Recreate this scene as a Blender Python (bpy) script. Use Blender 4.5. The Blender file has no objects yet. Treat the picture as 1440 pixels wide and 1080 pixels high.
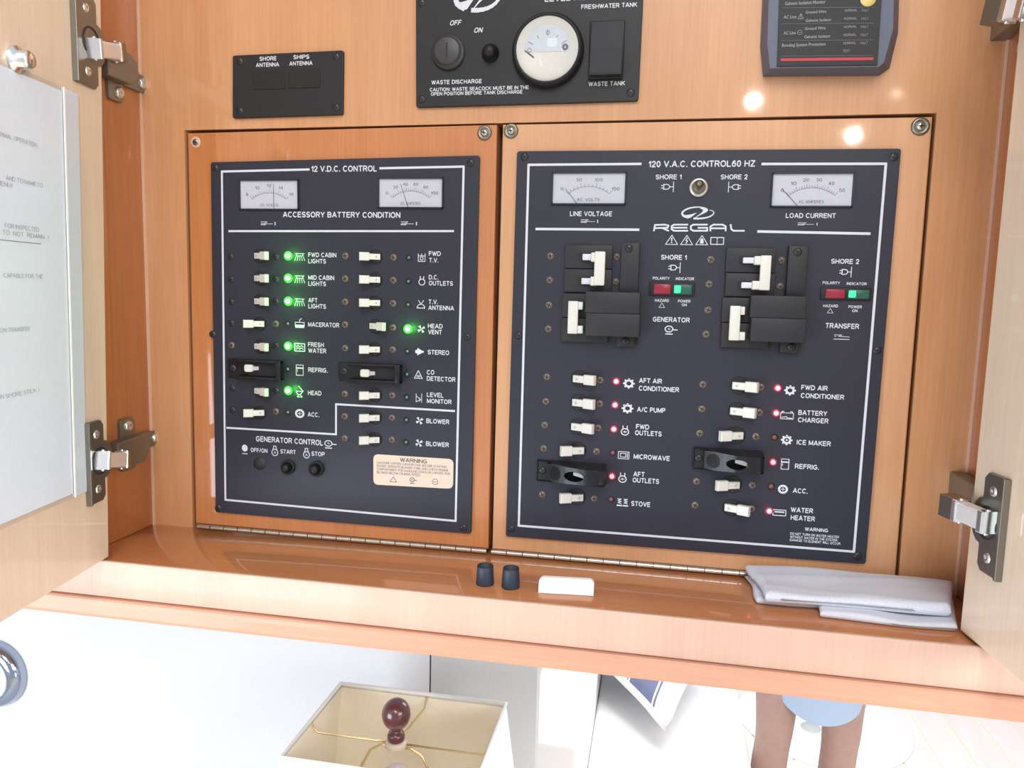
import bpy, bmesh, math, random
from mathutils import Vector, Matrix
random.seed(7)
S = bpy.context.scene
COL = S.collection
PI = math.pi

# ------------------------------------------------------------------ camera
CF, CR, CP, CY = 1080.0, -0.0242997, -0.116836, 0.1847482
CC = Vector((0.1226678, -0.6492017, 0.2307825))
RM = Matrix.Rotation(CY, 3, 'Z') @ Matrix.Rotation(CP, 3, 'X') @ Matrix.Rotation(CR, 3, 'Y')
cam_d = bpy.data.cameras.new('camera'); cam_d.sensor_width = 36; cam_d.lens = CF / 1440 * 36
cam_d.clip_start = 0.02; cam_d.clip_end = 50
cam = bpy.data.objects.new('camera', cam_d); COL.objects.link(cam)
cx, cy, cz = RM.col[0], RM.col[1], RM.col[2]
M4 = Matrix(((cx.x, cz.x, -cy.x, CC.x), (cx.y, cz.y, -cy.y, CC.y), (cx.z, cz.z, -cy.z, CC.z), (0, 0, 0, 1)))
cam.matrix_world = M4
S.camera = cam
S.view_settings.view_transform = 'Standard'; S.view_settings.look = 'None'
S.view_settings.gamma = 1; S.view_settings.use_curve_mapping = False
S.view_settings.exposure = 0.42

# ------------------------------------------------------------------ world + lights
W = bpy.data.worlds.new('world'); S.world = W; W.use_nodes = True
W.node_tree.nodes['Background'].inputs[0].default_value = (0.86, 0.92, 1.0, 1)
W.node_tree.nodes['Background'].inputs[1].default_value = 0.55

def area(name, loc, target, size, power, color=(1, 1, 1), sy=None):
    d = bpy.data.lights.new(name, 'AREA'); d.energy = power; d.color = color; d.size = size
    if sy: d.shape = 'RECTANGLE'; d.size_y = sy
    o = bpy.data.objects.new(name, d); COL.objects.link(o); o.location = loc
    o.rotation_euler = (Vector(target) - Vector(loc)).to_track_quat('-Z', 'Y').to_euler()
    return o
area('window_light_left', (-1.05, -1.25, -0.30), (0.1, 0, -0.1), 0.9, 15, (0.80, 0.90, 1.0), 0.7)
area('fill_light_right', (2.1, -1.7, 0.7), (0, 0, 0.2), 1.3, 32, (1, 0.97, 0.93), 1.0)  # added fill from the right, no window known there
area('overhead_fill_aft', (0.3, -2.2, 1.9), (0, 0, 0.1), 1.2, 33, (1, 0.98, 0.95))  # overhead fill added behind the camera, no skylight known
area('saloon_daylight', (0.6, 1.7, 0.5), (0.5, 1.6, -1.3), 1.4, 30, (0.97, 0.98, 1.0))
area('lower_daylight', (1.0, -0.9, -0.62), (-0.2, 0.3, -0.25), 0.35, 1.2, (0.97, 0.98, 1.0))

def lamp_bulb(name, loc, power):
    d = bpy.data.lights.new(name, 'POINT'); d.energy = power; d.shadow_soft_size = 0.013; d.color = (1, 0.9, 0.75)
    o = bpy.data.objects.new(name, d); COL.objects.link(o); o.location = loc

# ------------------------------------------------------------------ measuring helpers (pixel -> point on a real plane)
def ray(u, v): return RM @ Vector(((u - 720) / CF, 1, -(v - 540) / CF))
def at(u, v, axis, val):
    d = ray(u, v); return CC + d * ((val - CC[axis]) / d[axis])
def P(u, v, Y=0.0): return at(u, v, 1, Y)
for nm, px, Y in (('ceiling_halogen', (1060, 142), -1.75), ('ceiling_halogen', (1200, 190), -1.9), ('ceiling_halogen', (402, 214), -1.6)):
    p = P(*px); d = p - CC; d.y = -d.y
    lamp_bulb(nm, p + d * ((Y - p.y) / d.y), 2.6)

# ------------------------------------------------------------------ materials
MATS = {}
def mat(name, col, rough=0.5, metal=0.0, coat=0.0, emit=None, es=0.0, spec=0.5, sub=0.0, noise=0.0, nscale=300):
    if name in MATS: return MATS[name]
    m = bpy.data.materials.new(name); m.use_nodes = True
    nt = m.node_tree; b = nt.nodes['Principled BSDF']
    b.inputs['Base Color'].default_value = (*col, 1)
    b.inputs['Roughness'].default_value = rough; b.inputs['Metallic'].default_value = metal
    b.inputs['Coat Weight'].default_value = coat; b.inputs['Coat Roughness'].default_value = 0.06
    b.inputs['Specular IOR Level'].default_value = spec
    if emit: b.inputs['Emission Color'].default_value = (*emit, 1); b.inputs['Emission Strength'].default_value = es
    if sub: b.inputs['Subsurface Weight'].default_value = sub; b.inputs['Subsurface Radius'].default_value = (0.02, 0.01, 0.005)
    # fine grain relief and slight colour variation on every material
    tc = nt.nodes.new('ShaderNodeTexCoord'); n = nt.nodes.new('ShaderNodeTexNoise')
    n.inputs['Scale'].default_value = nscale; nt.links.new(tc.outputs['Object'], n.inputs['Vector'])
    mp = nt.nodes.new('ShaderNodeMix'); mp.data_type = 'RGBA'
    k = noise if noise else 0.05
    mp.inputs[6].default_value = (*[c * (1 - k) for c in col], 1); mp.inputs[7].default_value = (*[min(1, c * (1 + k)) for c in col], 1)
    nt.links.new(n.outputs['Fac'], mp.inputs[0]); nt.links.new(mp.outputs[2], b.inputs['Base Color'])
    MATS[name] = m; return m

def wood(name, dark, light, axis='z', coat=0.8, rough=0.38, cr=0.05, scale=1.0):
    m = bpy.data.materials.new(name); m.use_nodes = True
    nt = m.node_tree; b = nt.nodes['Principled BSDF']; L = nt.links
    geo = nt.nodes.new('ShaderNodeNewGeometry')
    def nz(stretch, sc, det, dist=0.0):
        mp = nt.nodes.new('ShaderNodeMapping'); L.new(geo.outputs['Position'], mp.inputs['Vector'])
        mp.inputs['Scale'].default_value = stretch
        n = nt.nodes.new('ShaderNodeTexNoise'); n.inputs['Scale'].default_value = sc; n.inputs['Detail'].default_value = det
        n.inputs['Distortion'].default_value = dist
        L.new(mp.outputs['Vector'], n.inputs['Vector']); return n
    a = {'z': (1, 1, 0.035), 'x': (0.035, 1, 1), 'y': (1, 0.035, 1)}[axis]
    a2 = {'z': (1, 1, 0.12), 'x': (0.12, 1, 1), 'y': (1, 0.12, 1)}[axis]
    fine = nz(a, 420 * scale, 3); broad = nz(a2, 22 * scale, 4, 0.6)
    r1 = nt.nodes.new('ShaderNodeMix'); r1.data_type = 'RGBA'
    r1.inputs[6].default_value = (*dark, 1); r1.inputs[7].default_value = (*light, 1)
    ma = nt.nodes.new('ShaderNodeMath'); ma.operation = 'MULTIPLY_ADD'; ma.inputs[1].default_value = 0.45
    L.new(fine.outputs['Fac'], ma.inputs[0])
    mb = nt.nodes.new('ShaderNodeMath'); mb.operation = 'MULTIPLY'; mb.inputs[1].default_value = 0.6
    L.new(broad.outputs['Fac'], mb.inputs[0]); L.new(mb.outputs[0], ma.inputs[2])
    cl = nt.nodes.new('ShaderNodeMapRange'); cl.inputs['From Min'].default_value = 0.33; cl.inputs['From Max'].default_value = 0.72
    L.new(ma.outputs[0], cl.inputs['Value']); L.new(cl.outputs['Result'], r1.inputs[0])
    L.new(r1.outputs[2], b.inputs['Base Color'])
    b.inputs['Roughness'].default_value = rough; b.inputs['Coat Weight'].default_value = coat; b.inputs['Coat Roughness'].default_value = cr
    return m
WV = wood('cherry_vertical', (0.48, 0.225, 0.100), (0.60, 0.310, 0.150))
WD = wood('cherry_access_dim', (0.42, 0.150, 0.046), (0.55, 0.215, 0.076))  # darker copy of the door cherry, standing in for weaker gloss on the left
WD2 = wood('cherry_access_lit', (0.53, 0.265, 0.125), (0.64, 0.345, 0.18))  # paler copy of the door cherry, gloss brightness put into the colour
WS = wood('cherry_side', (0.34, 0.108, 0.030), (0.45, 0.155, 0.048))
WH = wood('cherry_shelf', (0.46, 0.165, 0.06), (0.58, 0.24, 0.095), 'x', coat=1.0, cr=0.07)
WR = wood('cherry_rail', (0.58, 0.37, 0.28), (0.66, 0.44, 0.345), coat=0.12, rough=0.5)
WT = wood('cherry_trim', (0.55, 0.275, 0.18), (0.63, 0.34, 0.225), 'x', coat=0.15, rough=0.5)
WO = wood('maple_door', (0.68, 0.52, 0.39), (0.77, 0.61, 0.48), coat=0.6)
WDK = wood('cherry_dark_gap', (0.10, 0.035, 0.012), (0.14, 0.05, 0.018))
BLK = mat('black_plate', (0.021, 0.022, 0.036), 0.46, noise=0.35, nscale=1500, spec=0.4)
BLKU = mat('black_plate_matt', (0.013, 0.013, 0.016), 0.5, noise=0.3, nscale=1500, spec=0.4)
BLK2 = mat('black_plastic', (0.016, 0.016, 0.020), 0.5, spec=0.3)
BLK3 = mat('breaker_plastic', (0.024, 0.024, 0.028), 0.5, spec=0.35)
BLKD = mat('deep_black', (0.004, 0.004, 0.005), 0.5)
GLOSSBLK = mat('glossy_guard', (0.010, 0.010, 0.013), 0.30, spec=0.35)
WHT = mat('white_print', (0.60, 0.62, 0.68), 0.6)
LEV = mat('white_lever', (0.66, 0.65, 0.61), 0.4)
LEVG = mat('grey_lever', (0.45, 0.45, 0.45), 0.4)
BRS = mat('bronze_screw', (0.20, 0.155, 0.125), 0.5, metal=0.3)
BSC = mat('black_screw', (0.045, 0.045, 0.05), 0.35, metal=0.5)
NKL = mat('nickel_dark', (0.25, 0.24, 0.21), 0.36, metal=0.9)
CHR = mat('chrome', (0.88, 0.89, 0.91), 0.22, metal=1.0)
STL = mat('brushed_steel', (0.62, 0.58, 0.52), 0.3, metal=0.9)
DIAL = mat('dial_white', (0.50, 0.51, 0.58), 0.5)
INK = mat('grey_ink', (0.13, 0.13, 0.17), 0.6)
INKD = mat('dark_ink', (0.05, 0.05, 0.06), 0.6)
GRNL = mat('green_led_lit', (0.3, 1, 0.35), 0.3, emit=(0.12, 1.0, 0.10), es=5)
GRNC = mat('green_led_core', (0.8, 1, 0.8), 0.3, emit=(0.55, 1.0, 0.5), es=7)
GRNO = mat('green_led_off', (0.12, 0.30, 0.22), 0.2)
REDL = mat('red_led_lit', (1, 0.5, 0.55), 0.3, emit=(1.0, 0.24, 0.34), es=1.0)
REDR = mat('red_led_rim', (0.35, 0.03, 0.06), 0.3, emit=(1.0, 0.05, 0.12), es=0.05)
REDO = mat('red_led_off', (0.20, 0.07, 0.06), 0.25)
REDW = mat('red_window', (0.28, 0.02, 0.04), 0.2)
GRNW = mat('green_window', (0.02, 0.10, 0.07), 0.2)
GRNG = mat('green_window_glow', (0.05, 0.6, 0.25), 0.3, emit=(0.03, 0.9, 0.3), es=0.7)
CREAM = mat('cream_label', (0.68, 0.57, 0.46), 0.5)
PAPER = mat('paper', (0.88, 0.92, 0.95), 0.7)
BLUEG = mat('monitor_housing', (0.085, 0.10, 0.15), 0.45)
CLOTH = mat('grey_blue_cloth', (0.66, 0.69, 0.78), 0.95, noise=0.12, nscale=700)
SATIN = mat('satin_arm', (0.86, 0.87, 0.88), 0.35, metal=0.45)
DCHR = mat('dark_chrome', (0.38, 0.42, 0.52), 0.12, metal=1.0)
RUB = mat('blue_black_rubber', (0.028, 0.042, 0.07), 0.5)
WPL = mat('white_plastic', (0.93, 0.93, 0.92), 0.4)
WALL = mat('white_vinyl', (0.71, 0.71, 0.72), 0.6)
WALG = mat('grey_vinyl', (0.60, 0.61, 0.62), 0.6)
SEAM = mat('dark_seam', (0.05, 0.05, 0.06), 0.8)
SHADE = mat('shade_fabric', (0.88, 0.87, 0.84), 0.85)
SHADEI = mat('shade_lining', (0.87, 0.79, 0.64), 0.7)
FINI = mat('finial_wood', (0.10, 0.022, 0.026), 0.25, coat=0.6)
BRASS = mat('brass', (0.80, 0.62, 0.34), 0.28, metal=0.9)
BULB = mat('frosted_bulb', (0.72, 0.60, 0.62), 0.3)
CERAM = mat('lamp_ceramic', (0.70, 0.68, 0.62), 0.3)
SOFA = mat('white_leather', (0.90, 0.89, 0.87), 0.55)
SKIN = mat('skin', (0.50, 0.33, 0.28), 0.55, noise=0.12, nscale=40)
SHORT = mat('light_blue_cloth', (0.50, 0.65, 0.86), 0.9)
HAIR = mat('hair_brown', (0.05, 0.03, 0.02), 0.6)
SHIRT = mat('shirt_grey', (0.45, 0.47, 0.5), 0.9)
SOCK = mat('round_grey', (0.45, 0.47, 0.46), 0.6)
FLR = wood('floor_plank', (0.80, 0.62, 0.58), (0.86, 0.72, 0.68), 'y', coat=0.3)

def glass(name, tint=(1, 1, 1), amount=0.08, rough=0.03):
    m = bpy.data.materials.new(name); m.use_nodes = True
    nt = m.node_tree; nt.nodes.clear()
    o = nt.nodes.new('ShaderNodeOutputMaterial'); t = nt.nodes.new('ShaderNodeBsdfTransparent'); g = nt.nodes.new('ShaderNodeBsdfGlossy')
    t.inputs[0].default_value = (*tint, 1); g.inputs['Roughness'].default_value = rough
    mx = nt.nodes.new('ShaderNodeMixShader'); f = nt.nodes.new('ShaderNodeLayerWeight'); pw_ = nt.nodes.new('ShaderNodeMath'); pw_.operation = 'POWER'; pw_.inputs[1].default_value = 5; nt.links.new(f.outputs['Facing'], pw_.inputs[0])
    ad = nt.nodes.new('ShaderNodeMath'); ad.inputs[1].default_value = amount; nt.links.new(pw_.outputs[0], ad.inputs[0])
    nt.links.new(ad.outputs[0], mx.inputs[0]); nt.links.new(t.outputs[0], mx.inputs[1]); nt.links.new(g.outputs[0], mx.inputs[2])
    nt.links.new(mx.outputs[0], o.inputs[0]); return m
GLS = glass('meter_glass', amount=0.02)
SLV = glass('clear_sleeve', (0.97, 0.98, 1.0), 0.03, 0.3)
SMK = glass('smoked_guard', (0.10, 0.11, 0.14), 0.05, 0.08)

# ------------------------------------------------------------------ mesh helpers
def tag(o, label=None, cat=None, group=None, kind=None):
    if label: o['label'] = label
    if cat: o['category'] = cat
    if group: o['group'] = group
    if kind: o['kind'] = kind
    return o
def thing(name, label, cat, loc=(0, 0, 0), group=None):
    o = bpy.data.objects.new(name, None); o.empty_display_size = 0.02; COL.objects.link(o); o.location = loc
    return tag(o, label, cat, group)
class MB:
    def __init__(s): s.bm = bmesh.new(); s.mats = []
    def mi(s, m):
        if m not in s.mats: s.mats.append(m)
        return s.mats.index(m)
    def fin(s, vs, fs, m, smooth=False, M=None):
        if M is None: M = Matrix.Identity(4)
        bv = [s.bm.verts.new(M @ Vector(v)) for v in vs]; i = s.mi(m)
        for f in fs:
            try:
                q = s.bm.faces.new([bv[k] for k in f]); q.material_index = i; q.smooth = smooth
            except ValueError: pass
        return s
    def box(s, a, b, m, bev=0.0, M=None, seg=2):
        t = bmesh.new()
        x0, y0, z0 = [min(p, q) for p, q in zip(a, b)]; x1, y1, z1 = [max(p, q) for p, q in zip(a, b)]
        v = [t.verts.new(p) for p in ((x0, y0, z0), (x1, y0, z0), (x1, y1, z0), (x0, y1, z0), (x0, y0, z1), (x1, y0, z1), (x1, y1, z1), (x0, y1, z1))]
        for f in ((0, 3, 2, 1), (4, 5, 6, 7), (0, 1, 5, 4), (1, 2, 6, 5), (2, 3, 7, 6), (3, 0, 4, 7)): t.faces.new([v[k] for k in f])
        if bev > 0: bmesh.ops.bevel(t, geom=t.edges[:] , offset=bev, segments=seg, affect='EDGES', profile=0.5)
        return s.join(t, m, M, bev > 0)
    def join(s, t, m, M=None, smooth=False):
        t.verts.index_update()
        vs = [tuple(v.co) for v in t.verts]; fs = [[v.index for v in f.verts] for f in t.faces]; t.free()
        return s.fin(vs, fs, m, smooth, M)
    def prism(s, pts, off, m, bev=0.0, smooth=False, M=None):
        """closed polygon pts (3D, front face) pushed by vector off to its back face"""
        t = bmesh.new(); off = Vector(off); pts = [Vector(p) for p in pts]
        n = len(pts); a = [t.verts.new(p) for p in pts]; b = [t.verts.new(p + off) for p in pts]
        t.faces.new(a); t.faces.new(b[::-1])
        for i in range(n): t.faces.new((a[i], b[i], b[(i + 1) % n], a[(i + 1) % n]))
        bmesh.ops.recalc_face_normals(t, faces=t.faces[:])
        if bev > 0:
            fr = set(a); ed = [e for e in t.edges if e.verts[0] in fr and e.verts[1] in fr]
            bmesh.ops.bevel(t, geom=ed, offset=bev, segments=2, affect='EDGES', profile=0.5)
        return s.join(t, m, M, smooth)
    def cyl(s, p0, p1, r0, m, r1=None, n=20, smooth=True, caps=True):
        p0 = Vector(p0); p1 = Vector(p1); r1 = r0 if r1 is None else r1
        ax = (p1 - p0).normalized(); u = ax.orthogonal().normalized(); w = ax.cross(u)
        vs = []
        for p, r in ((p0, r0), (p1, r1)):
            for i in range(n):
                a = 2 * PI * i / n; vs.append(p + (u * math.cos(a) + w * math.sin(a)) * r)
        s.fin(vs, [(i, (i + 1) % n, n + (i + 1) % n, n + i) for i in range(n)], m, smooth)
        if caps: s.fin(vs[:n], [tuple(range(n))[::-1]], m); s.fin(vs[n:], [tuple(range(n))], m)
        return s
    def lathe(s, c, axis, prof, m, n=28, smooth=True):
        """prof: list of (radius, height along axis)"""
        c = Vector(c); ax = Vector(axis).normalized(); u = ax.orthogonal().normalized(); w = ax.cross(u); vs = []
        for r, h in prof:
            for i in range(n):
                a = 2 * PI * i / n; vs.append(c + ax * h + (u * math.cos(a) + w * math.sin(a)) * max(r, 1e-5))
        fs = [(k * n + i, k * n + (i + 1) % n, (k + 1) * n + (i + 1) % n, (k + 1) * n + i) for k in range(len(prof) - 1) for i in range(n)]
        return s.fin(vs, fs, m, smooth)
    def tube(s, pts, r, m, n=8, closed=False):
        pts = [Vector(p) for p in pts]; vs = []; N = len(pts); prev = None
        for i, p in enumerate(pts):
            a = pts[(i - 1) % N] if (closed or i) else p; b = pts[(i + 1) % N] if (closed or i < N - 1) else p
            t = (b - a).normalized()
            if prev is None: u = t.orthogonal().normalized()
            else: u = (prev - t * prev.dot(t)).normalized()
            prev = u; w = t.cross(u)
            for k in range(n):
                an = 2 * PI * k / n; vs.append(p + (u * math.cos(an) + w * math.sin(an)) * (r[i] if isinstance(r, list) else r))
        R_ = N if closed else N - 1
        fs = [((i % N) * n + k, (i % N) * n + (k + 1) % n, ((i + 1) % N) * n + (k + 1) % n, ((i + 1) % N) * n + k) for i in range(R_) for k in range(n)]
        if not closed: fs += [tuple(range(n))[::-1], tuple(range((N - 1) * n, N * n))]
        return s.fin(vs, fs, m, True)
    def build(s, name, parent=None, label=None, cat=None, group=None, kind=None, at=None):
        me = bpy.data.meshes.new(name)
        bmesh.ops.recalc_face_normals(s.bm, faces=s.bm.faces[:])
        if at is not None:
            for v in s.bm.verts: v.co -= Vector(at)
        s.bm.to_mesh(me); s.bm.free()
        for m in s.mats: me.materials.append(m)
        o = bpy.data.objects.new(name, me); COL.objects.link(o)
        if at is not None: o.location = at
        if parent is not None:
            o.parent = parent
            par = parent; off = Vector((0, 0, 0))
            while par is not None: off += par.location; par = par.parent
            o.location = (Vector(at) if at is not None else Vector((0, 0, 0))) - off
        return tag(o, label, cat, group, kind)
def copy_part(src, parent, world_loc, name=None):
    c = src.copy(); COL.objects.link(c); c.parent = parent
    par = parent; off = Vector((0, 0, 0))
    while par is not None: off += par.location; par = par.parent
    c.location = Vector(world_loc) - off
    return c

# text -> flat polygons: heavy sans capitals drawn with strokes, other writing with the built-in font
def _arc(cx_, cy_, rx, ry, a0, a1, n=7):
    return [(cx_ + rx * math.cos(math.radians(a0 + (a1 - a0) * i / n)), cy_ + ry * math.sin(math.radians(a0 + (a1 - a0) * i / n))) for i in range(n + 1)]
GL = {
'A': (.76, [[(0, 0), (.36, 1), (.40, 1), (.76, 0)], [(.14, .3), (.62, .3)]]), 'B': (.66, [[(0, 0), (0, 1), (.38, 1)] + _arc(.38, .76, .24, .24, 90, -90) + [(0, .52)], [(.38, .52)] + _arc(.40, .26, .26, .26, 90, -90) + [(0, 0)]]),
'C': (.72, [_arc(.38, .5, .38, .5, 50, 310, 14)]), 'D': (.72, [[(0, 0), (0, 1), (.28, 1)] + _arc(.28, .5, .44, .5, 90, -90, 10) + [(0, 0)]]),
'E': (.58, [[(.58, 0), (0, 0), (0, 1), (.58, 1)], [(0, .52), (.52, .52)]]), 'F': (.54, [[(0, 0), (0, 1), (.54, 1)], [(0, .52), (.48, .52)]]),
'G': (.76, [_arc(.38, .5, .38, .5, 50, 340, 14) + [(.74, .46), (.44, .46)]]), 'H': (.68, [[(0, 0), (0, 1)], [(.68, 0), (.68, 1)], [(0, .52), (.68, .52)]]),
'I': (.0, [[(0, 0), (0, 1)]]), 'J': (.5, [[(.5, 1), (.5, .25)] + _arc(.25, .25, .25, .25, 0, -180)]), 'K': (.68, [[(0, 0), (0, 1)], [(.66, 1), (.02, .42)], [(.22, .6), (.7, 0)]]),
'L': (.52, [[(0, 1), (0, 0), (.52, 0)]]), 'M': (.80, [[(0, 0), (0, 1), (.40, .1), (.80, 1), (.80, 0)]]), 'N': (.68, [[(0, 0), (0, 1), (.68, 0), (.68, 1)]]),
'O': (.78, [_arc(.39, .5, .39, .5, 0, 360, 20)]), 'P': (.62, [[(0, 0), (0, 1), (.36, 1)] + _arc(.36, .73, .27, .27, 90, -90) + [(0, .46)]]),
'Q': (.78, [_arc(.39, .5, .39, .5, 0, 360, 20), [(.5, .25), (.75, -.05)]]), 'R': (.66, [[(0, 0), (0, 1), (.38, 1)] + _arc(.38, .74, .26, .26, 90, -90) + [(0, .48)], [(.38, .48), (.66, 0)]]),
'S': (.62, [_arc(.31, .74, .29, .26, 30, 270, 9) + _arc(.31, .25, .31, .25, 90, -150, 9)]), 'T': (.64, [[(0, 1), (.64, 1)], [(.32, 1), (.32, 0)]]),
'U': (.66, [[(0, 1), (0, .33)] + _arc(.33, .33, .33, .33, 180, 360, 8) + [(.66, 1)]]), 'V': (.70, [[(0, 1), (.35, 0), (.70, 1)]]), 'W': (1.0, [[(0, 1), (.26, 0), (.50, .95), (.74, 0), (1.0, 1)]]),
'X': (.68, [[(0, 0), (.68, 1)], [(0, 1), (.68, 0)]]), 'Y': (.68, [[(0, 1), (.34, .46), (.68, 1)], [(.34, .46), (.34, 0)]]), 'Z': (.60, [[(0, 1), (.6, 1), (0, 0), (.6, 0)]]),
'0': (.52, [_arc(.26, .5, .26, .5, 0, 360, 14)]), '1': (.24, [[(0, .72), (.24, 1), (.24, 0)]]), '2': (.54, [_arc(.27, .73, .26, .27, 170, -30, 8) + [(0, 0), (.54, 0)]]), '3': (.52, [_arc(.25, .76, .24, .24, 150, -90, 8), _arc(.25, .26, .27, .26, 90, -150, 8)]),
'4': (.56, [[(.42, 0), (.42, 1), (0, .3), (.56, .3)]]), '5': (.52, [[(.48, 1), (.06, 1), (.02, .55)] + _arc(.25, .32, .27, .32, 120, -150, 9)]), '6': (.54, [_arc(.27, .31, .27, .31, 0, 360, 12), [(.01, .35), (.08, .75), (.3, 1), (.5, .88)]]),
'8': (.52, [_arc(.26, .75, .22, .24, 0, 360, 12), _arc(.26, .26, .26, .26, 0, 360, 12)]), '.': (.06, [[(.0, .03), (.08, .03)]]), ',': (.06, [[(.05, .06), (0, -.14)]]), ':': (.04, [[(0, .06), (.04, .06)], [(0, .66), (.04, .66)]]),
'/': (.34, [[(0, 0), (.34, 1)]]), ' ': (.16, []), '(': (.2, [_arc(.3, .5, .3, .6, 130, 230, 5)]), ')': (.2, [_arc(-.1, .5, .3, .6, 50, -50, 5)]), '-': (.3, [[(0, .45), (.3, .45)]])}
TC = {}
def text_geo(st, bold=0.02):
    """returns 2D vertices (cap height 1), faces, width"""
    k = (st, bold)
    if k in TC: return TC[k]
    vs = []; fs = []
    if all(ch in GL for ch in st):
        w = .10 + bold * 3.4; x = w / 2
        for ch in st:
            gw, gs = GL[ch]
            for s_ in gs:
                for i in range(len(s_) - 1):
                    p = Vector((s_[i][0] + x, w / 2 + s_[i][1] * (1 - w))); q = Vector((s_[i + 1][0] + x, w / 2 + s_[i + 1][1] * (1 - w))); d = q - p
                    if d.length < 1e-5: continue
                    d.normalize(); n = Vector((-d.y, d.x)) * w / 2; e = d * w * .28; o = len(vs)
                    vs += [tuple(p + n - e), tuple(q + n + e), tuple(q - n + e), tuple(p - n - e)]; fs.append((o, o + 1, o + 2, o + 3))
            x += gw + w + .11
        TC[k] = (vs, fs, x - .11 - w / 2); return TC[k]
    c = bpy.data.curves.new('t', 'FONT'); c.body = st; c.size = 1; c.resolution_u = 2; c.offset = bold
    o = bpy.data.objects.new('t', c); COL.objects.link(o)
    dg = bpy.context.evaluated_depsgraph_get(); dg.update()
    me = bpy.data.meshes.new_from_object(o.evaluated_get(dg))
    vs = [v.co.copy() for v in me.vertices]; fs = [tuple(p.vertices) for p in me.polygons]
    bpy.data.objects.remove(o); bpy.data.meshes.remove(me); bpy.data.curves.remove(c)
    x0 = min(v.x for v in vs); x1 = max(v.x for v in vs)
    TC[k] = ([(v.x - x0, v.y / .73) for v in vs], fs, x1 - x0); return TC[k]
def put_text(mb, st, A, B, h, m, bold=0.02, up=(0, 0, 1), slant=0.0):
    """text from point A to B (centre line of capitals), cap height h"""
    vs, fs, w = text_geo(st, bold); A = Vector(A); B = Vector(B); d = B - A; up = Vector(up)
    out = []; nv = d.normalized().cross(up); sf_ = all(ch in GL for ch in st)
    for k, (x, y) in enumerate(vs):
        yy = (y - 0.5) * h
        out.append(A + d * (x / w) + up * yy + d.normalized() * (slant * yy) + nv * ((k // 4) % 7 * 9e-6 if sf_ else 0))
    mb.fin(out, fs, m)
def ptext(mb, st, x0, x1, y, h, Y, m=None, bold=0.025, slant=0.0, skew=0.0):
    xm = (x0 + x1) / 2; a = P(x0, y, Y); b = P(x1, y, Y); zc = P(xm, y, Y).z
    hh = P(xm, y - h / 2, Y).z - P(xm, y + h / 2, Y).z
    put_text(mb, st, (a.x, Y, zc - skew), (b.x, Y, zc + skew), hh, m or WHT, bold, slant=slant)
SK = [0]
def stroke(mb, p, q, w, m, Y=None):
    SK[0] = (SK[0] + 1) % 7; lift = Vector((0, -9e-6 * SK[0], 0)); p = Vector(p) + lift; q = Vector(q) + lift; d = (q - p); n = Vector((-d.z, 0, d.x)).normalized() * w / 2; e = d.normalized() * w * 0.3
    mb.fin([p + n - e, q + n + e, q - n + e, p - n - e], [(0, 1, 2, 3)], m)

ICON = {}
def circ(cx_, cz_, r, w, n=16, a0=0, a1=2 * PI):
    return [('l', cx_ + r * math.cos(a0 + (a1 - a0) * i / n), cz_ + r * math.sin(a0 + (a1 - a0) * i / n), cx_ + r * math.cos(a0 + (a1 - a0) * (i + 1) / n), cz_ + r * math.sin(a0 + (a1 - a0) * (i + 1) / n), w) for i in range(n)]
def poly(pts, w, close=True):
    n = len(pts); return [('l', *pts[i], *pts[(i + 1) % n], w) for i in range(n if close else n - 1)]
def disc(cx_, cz_, r, n=14): return [('f', [(cx_ + r * math.cos(2 * PI * i / n), cz_ + r * math.sin(2 * PI * i / n)) for i in range(n)])]
w1 = 0.16
ICON['light'] = poly([(-.9, .75), (.9, .75)], .13, False) + poly([(-.55, .75), (-.7, .25), (.7, .25), (.55, .75)], .13, False) + sum([poly([(a * .75, .05), (a, -.75)], .12, False) for a in (-1, -.5, 0, .5, 1)], [])
ICON['macerator'] = [('f', [(-.9, -.9), (.9, -.9), (.9, -.2), (-.9, -.2)])] + poly([(-.9, .3), (-.9, -.5), (.9, -.5), (.9, .3), (-.9, .3)], w1, False) + poly([(0, .3), (0, .9), (.4, 1.1)], w1, False)
ICON['water'] = poly([(-1, .8), (1, .8), (1, -.8), (-1, -.8)], .2) + poly([(-.7, .1), (-.35, .4), (0, .1), (.35, .4), (.7, .1)], w1, False) + poly([(-.7, -.4), (-.35, -.1), (0, -.4), (.35, -.1), (.7, -.4)], w1, False)
ICON['fridge'] = poly([(-.7, 1.1), (.7, 1.1), (.7, -1.1), (-.7, -1.1)], .15) + poly([(-.7, .45), (.7, .45)], .3, False) + poly([(-.45, .1), (-.45, -.3)], .12, False)
ICON['head'] = poly([(-.7, .1), (-.5, -.5), (.1, -.6), (.6, .1), (-.7, .1)], w1, False) + poly([(-.2, 1.2), (.7, .1)], .2, False) + poly([(-.5, -1.1), (.5, -1.1), (.1, -.6), (-.2, -.6), (-.5, -1.1)], w1, False)
ICON['acc'] = circ(0, 0, .75, .42, 18) + poly([(-.35, 0), (.35, 0)], .14, False) + poly([(0, -.35), (0, .35)], .14, False)
ICON['tv'] = poly([(-.8, .5), (.8, .5), (.8, -.8), (-.8, -.8)], w1) + poly([(-.8, .5), (-.8, 1)], w1, False) + poly([(.8, .5), (.8, 1)], w1, False) + poly([(-.3, .25), (.3, .25), (.3, -.45), (-.3, -.45)], w1) + poly([(0, .5), (0, 1.0)], w1, False)
ICON['plugdc'] = circ(0, -.2, .7, .2) + poly([(-.4, .4), (-.4, 1.1)], .2, False) + poly([(.4, .4), (.4, 1.1)], .2, False)
ICON['plugac'] = ICON['plugdc'] + poly([(-.35, -.3), (.0, .0), (0, -.4), (.35, -.1)], .13, False)
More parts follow.
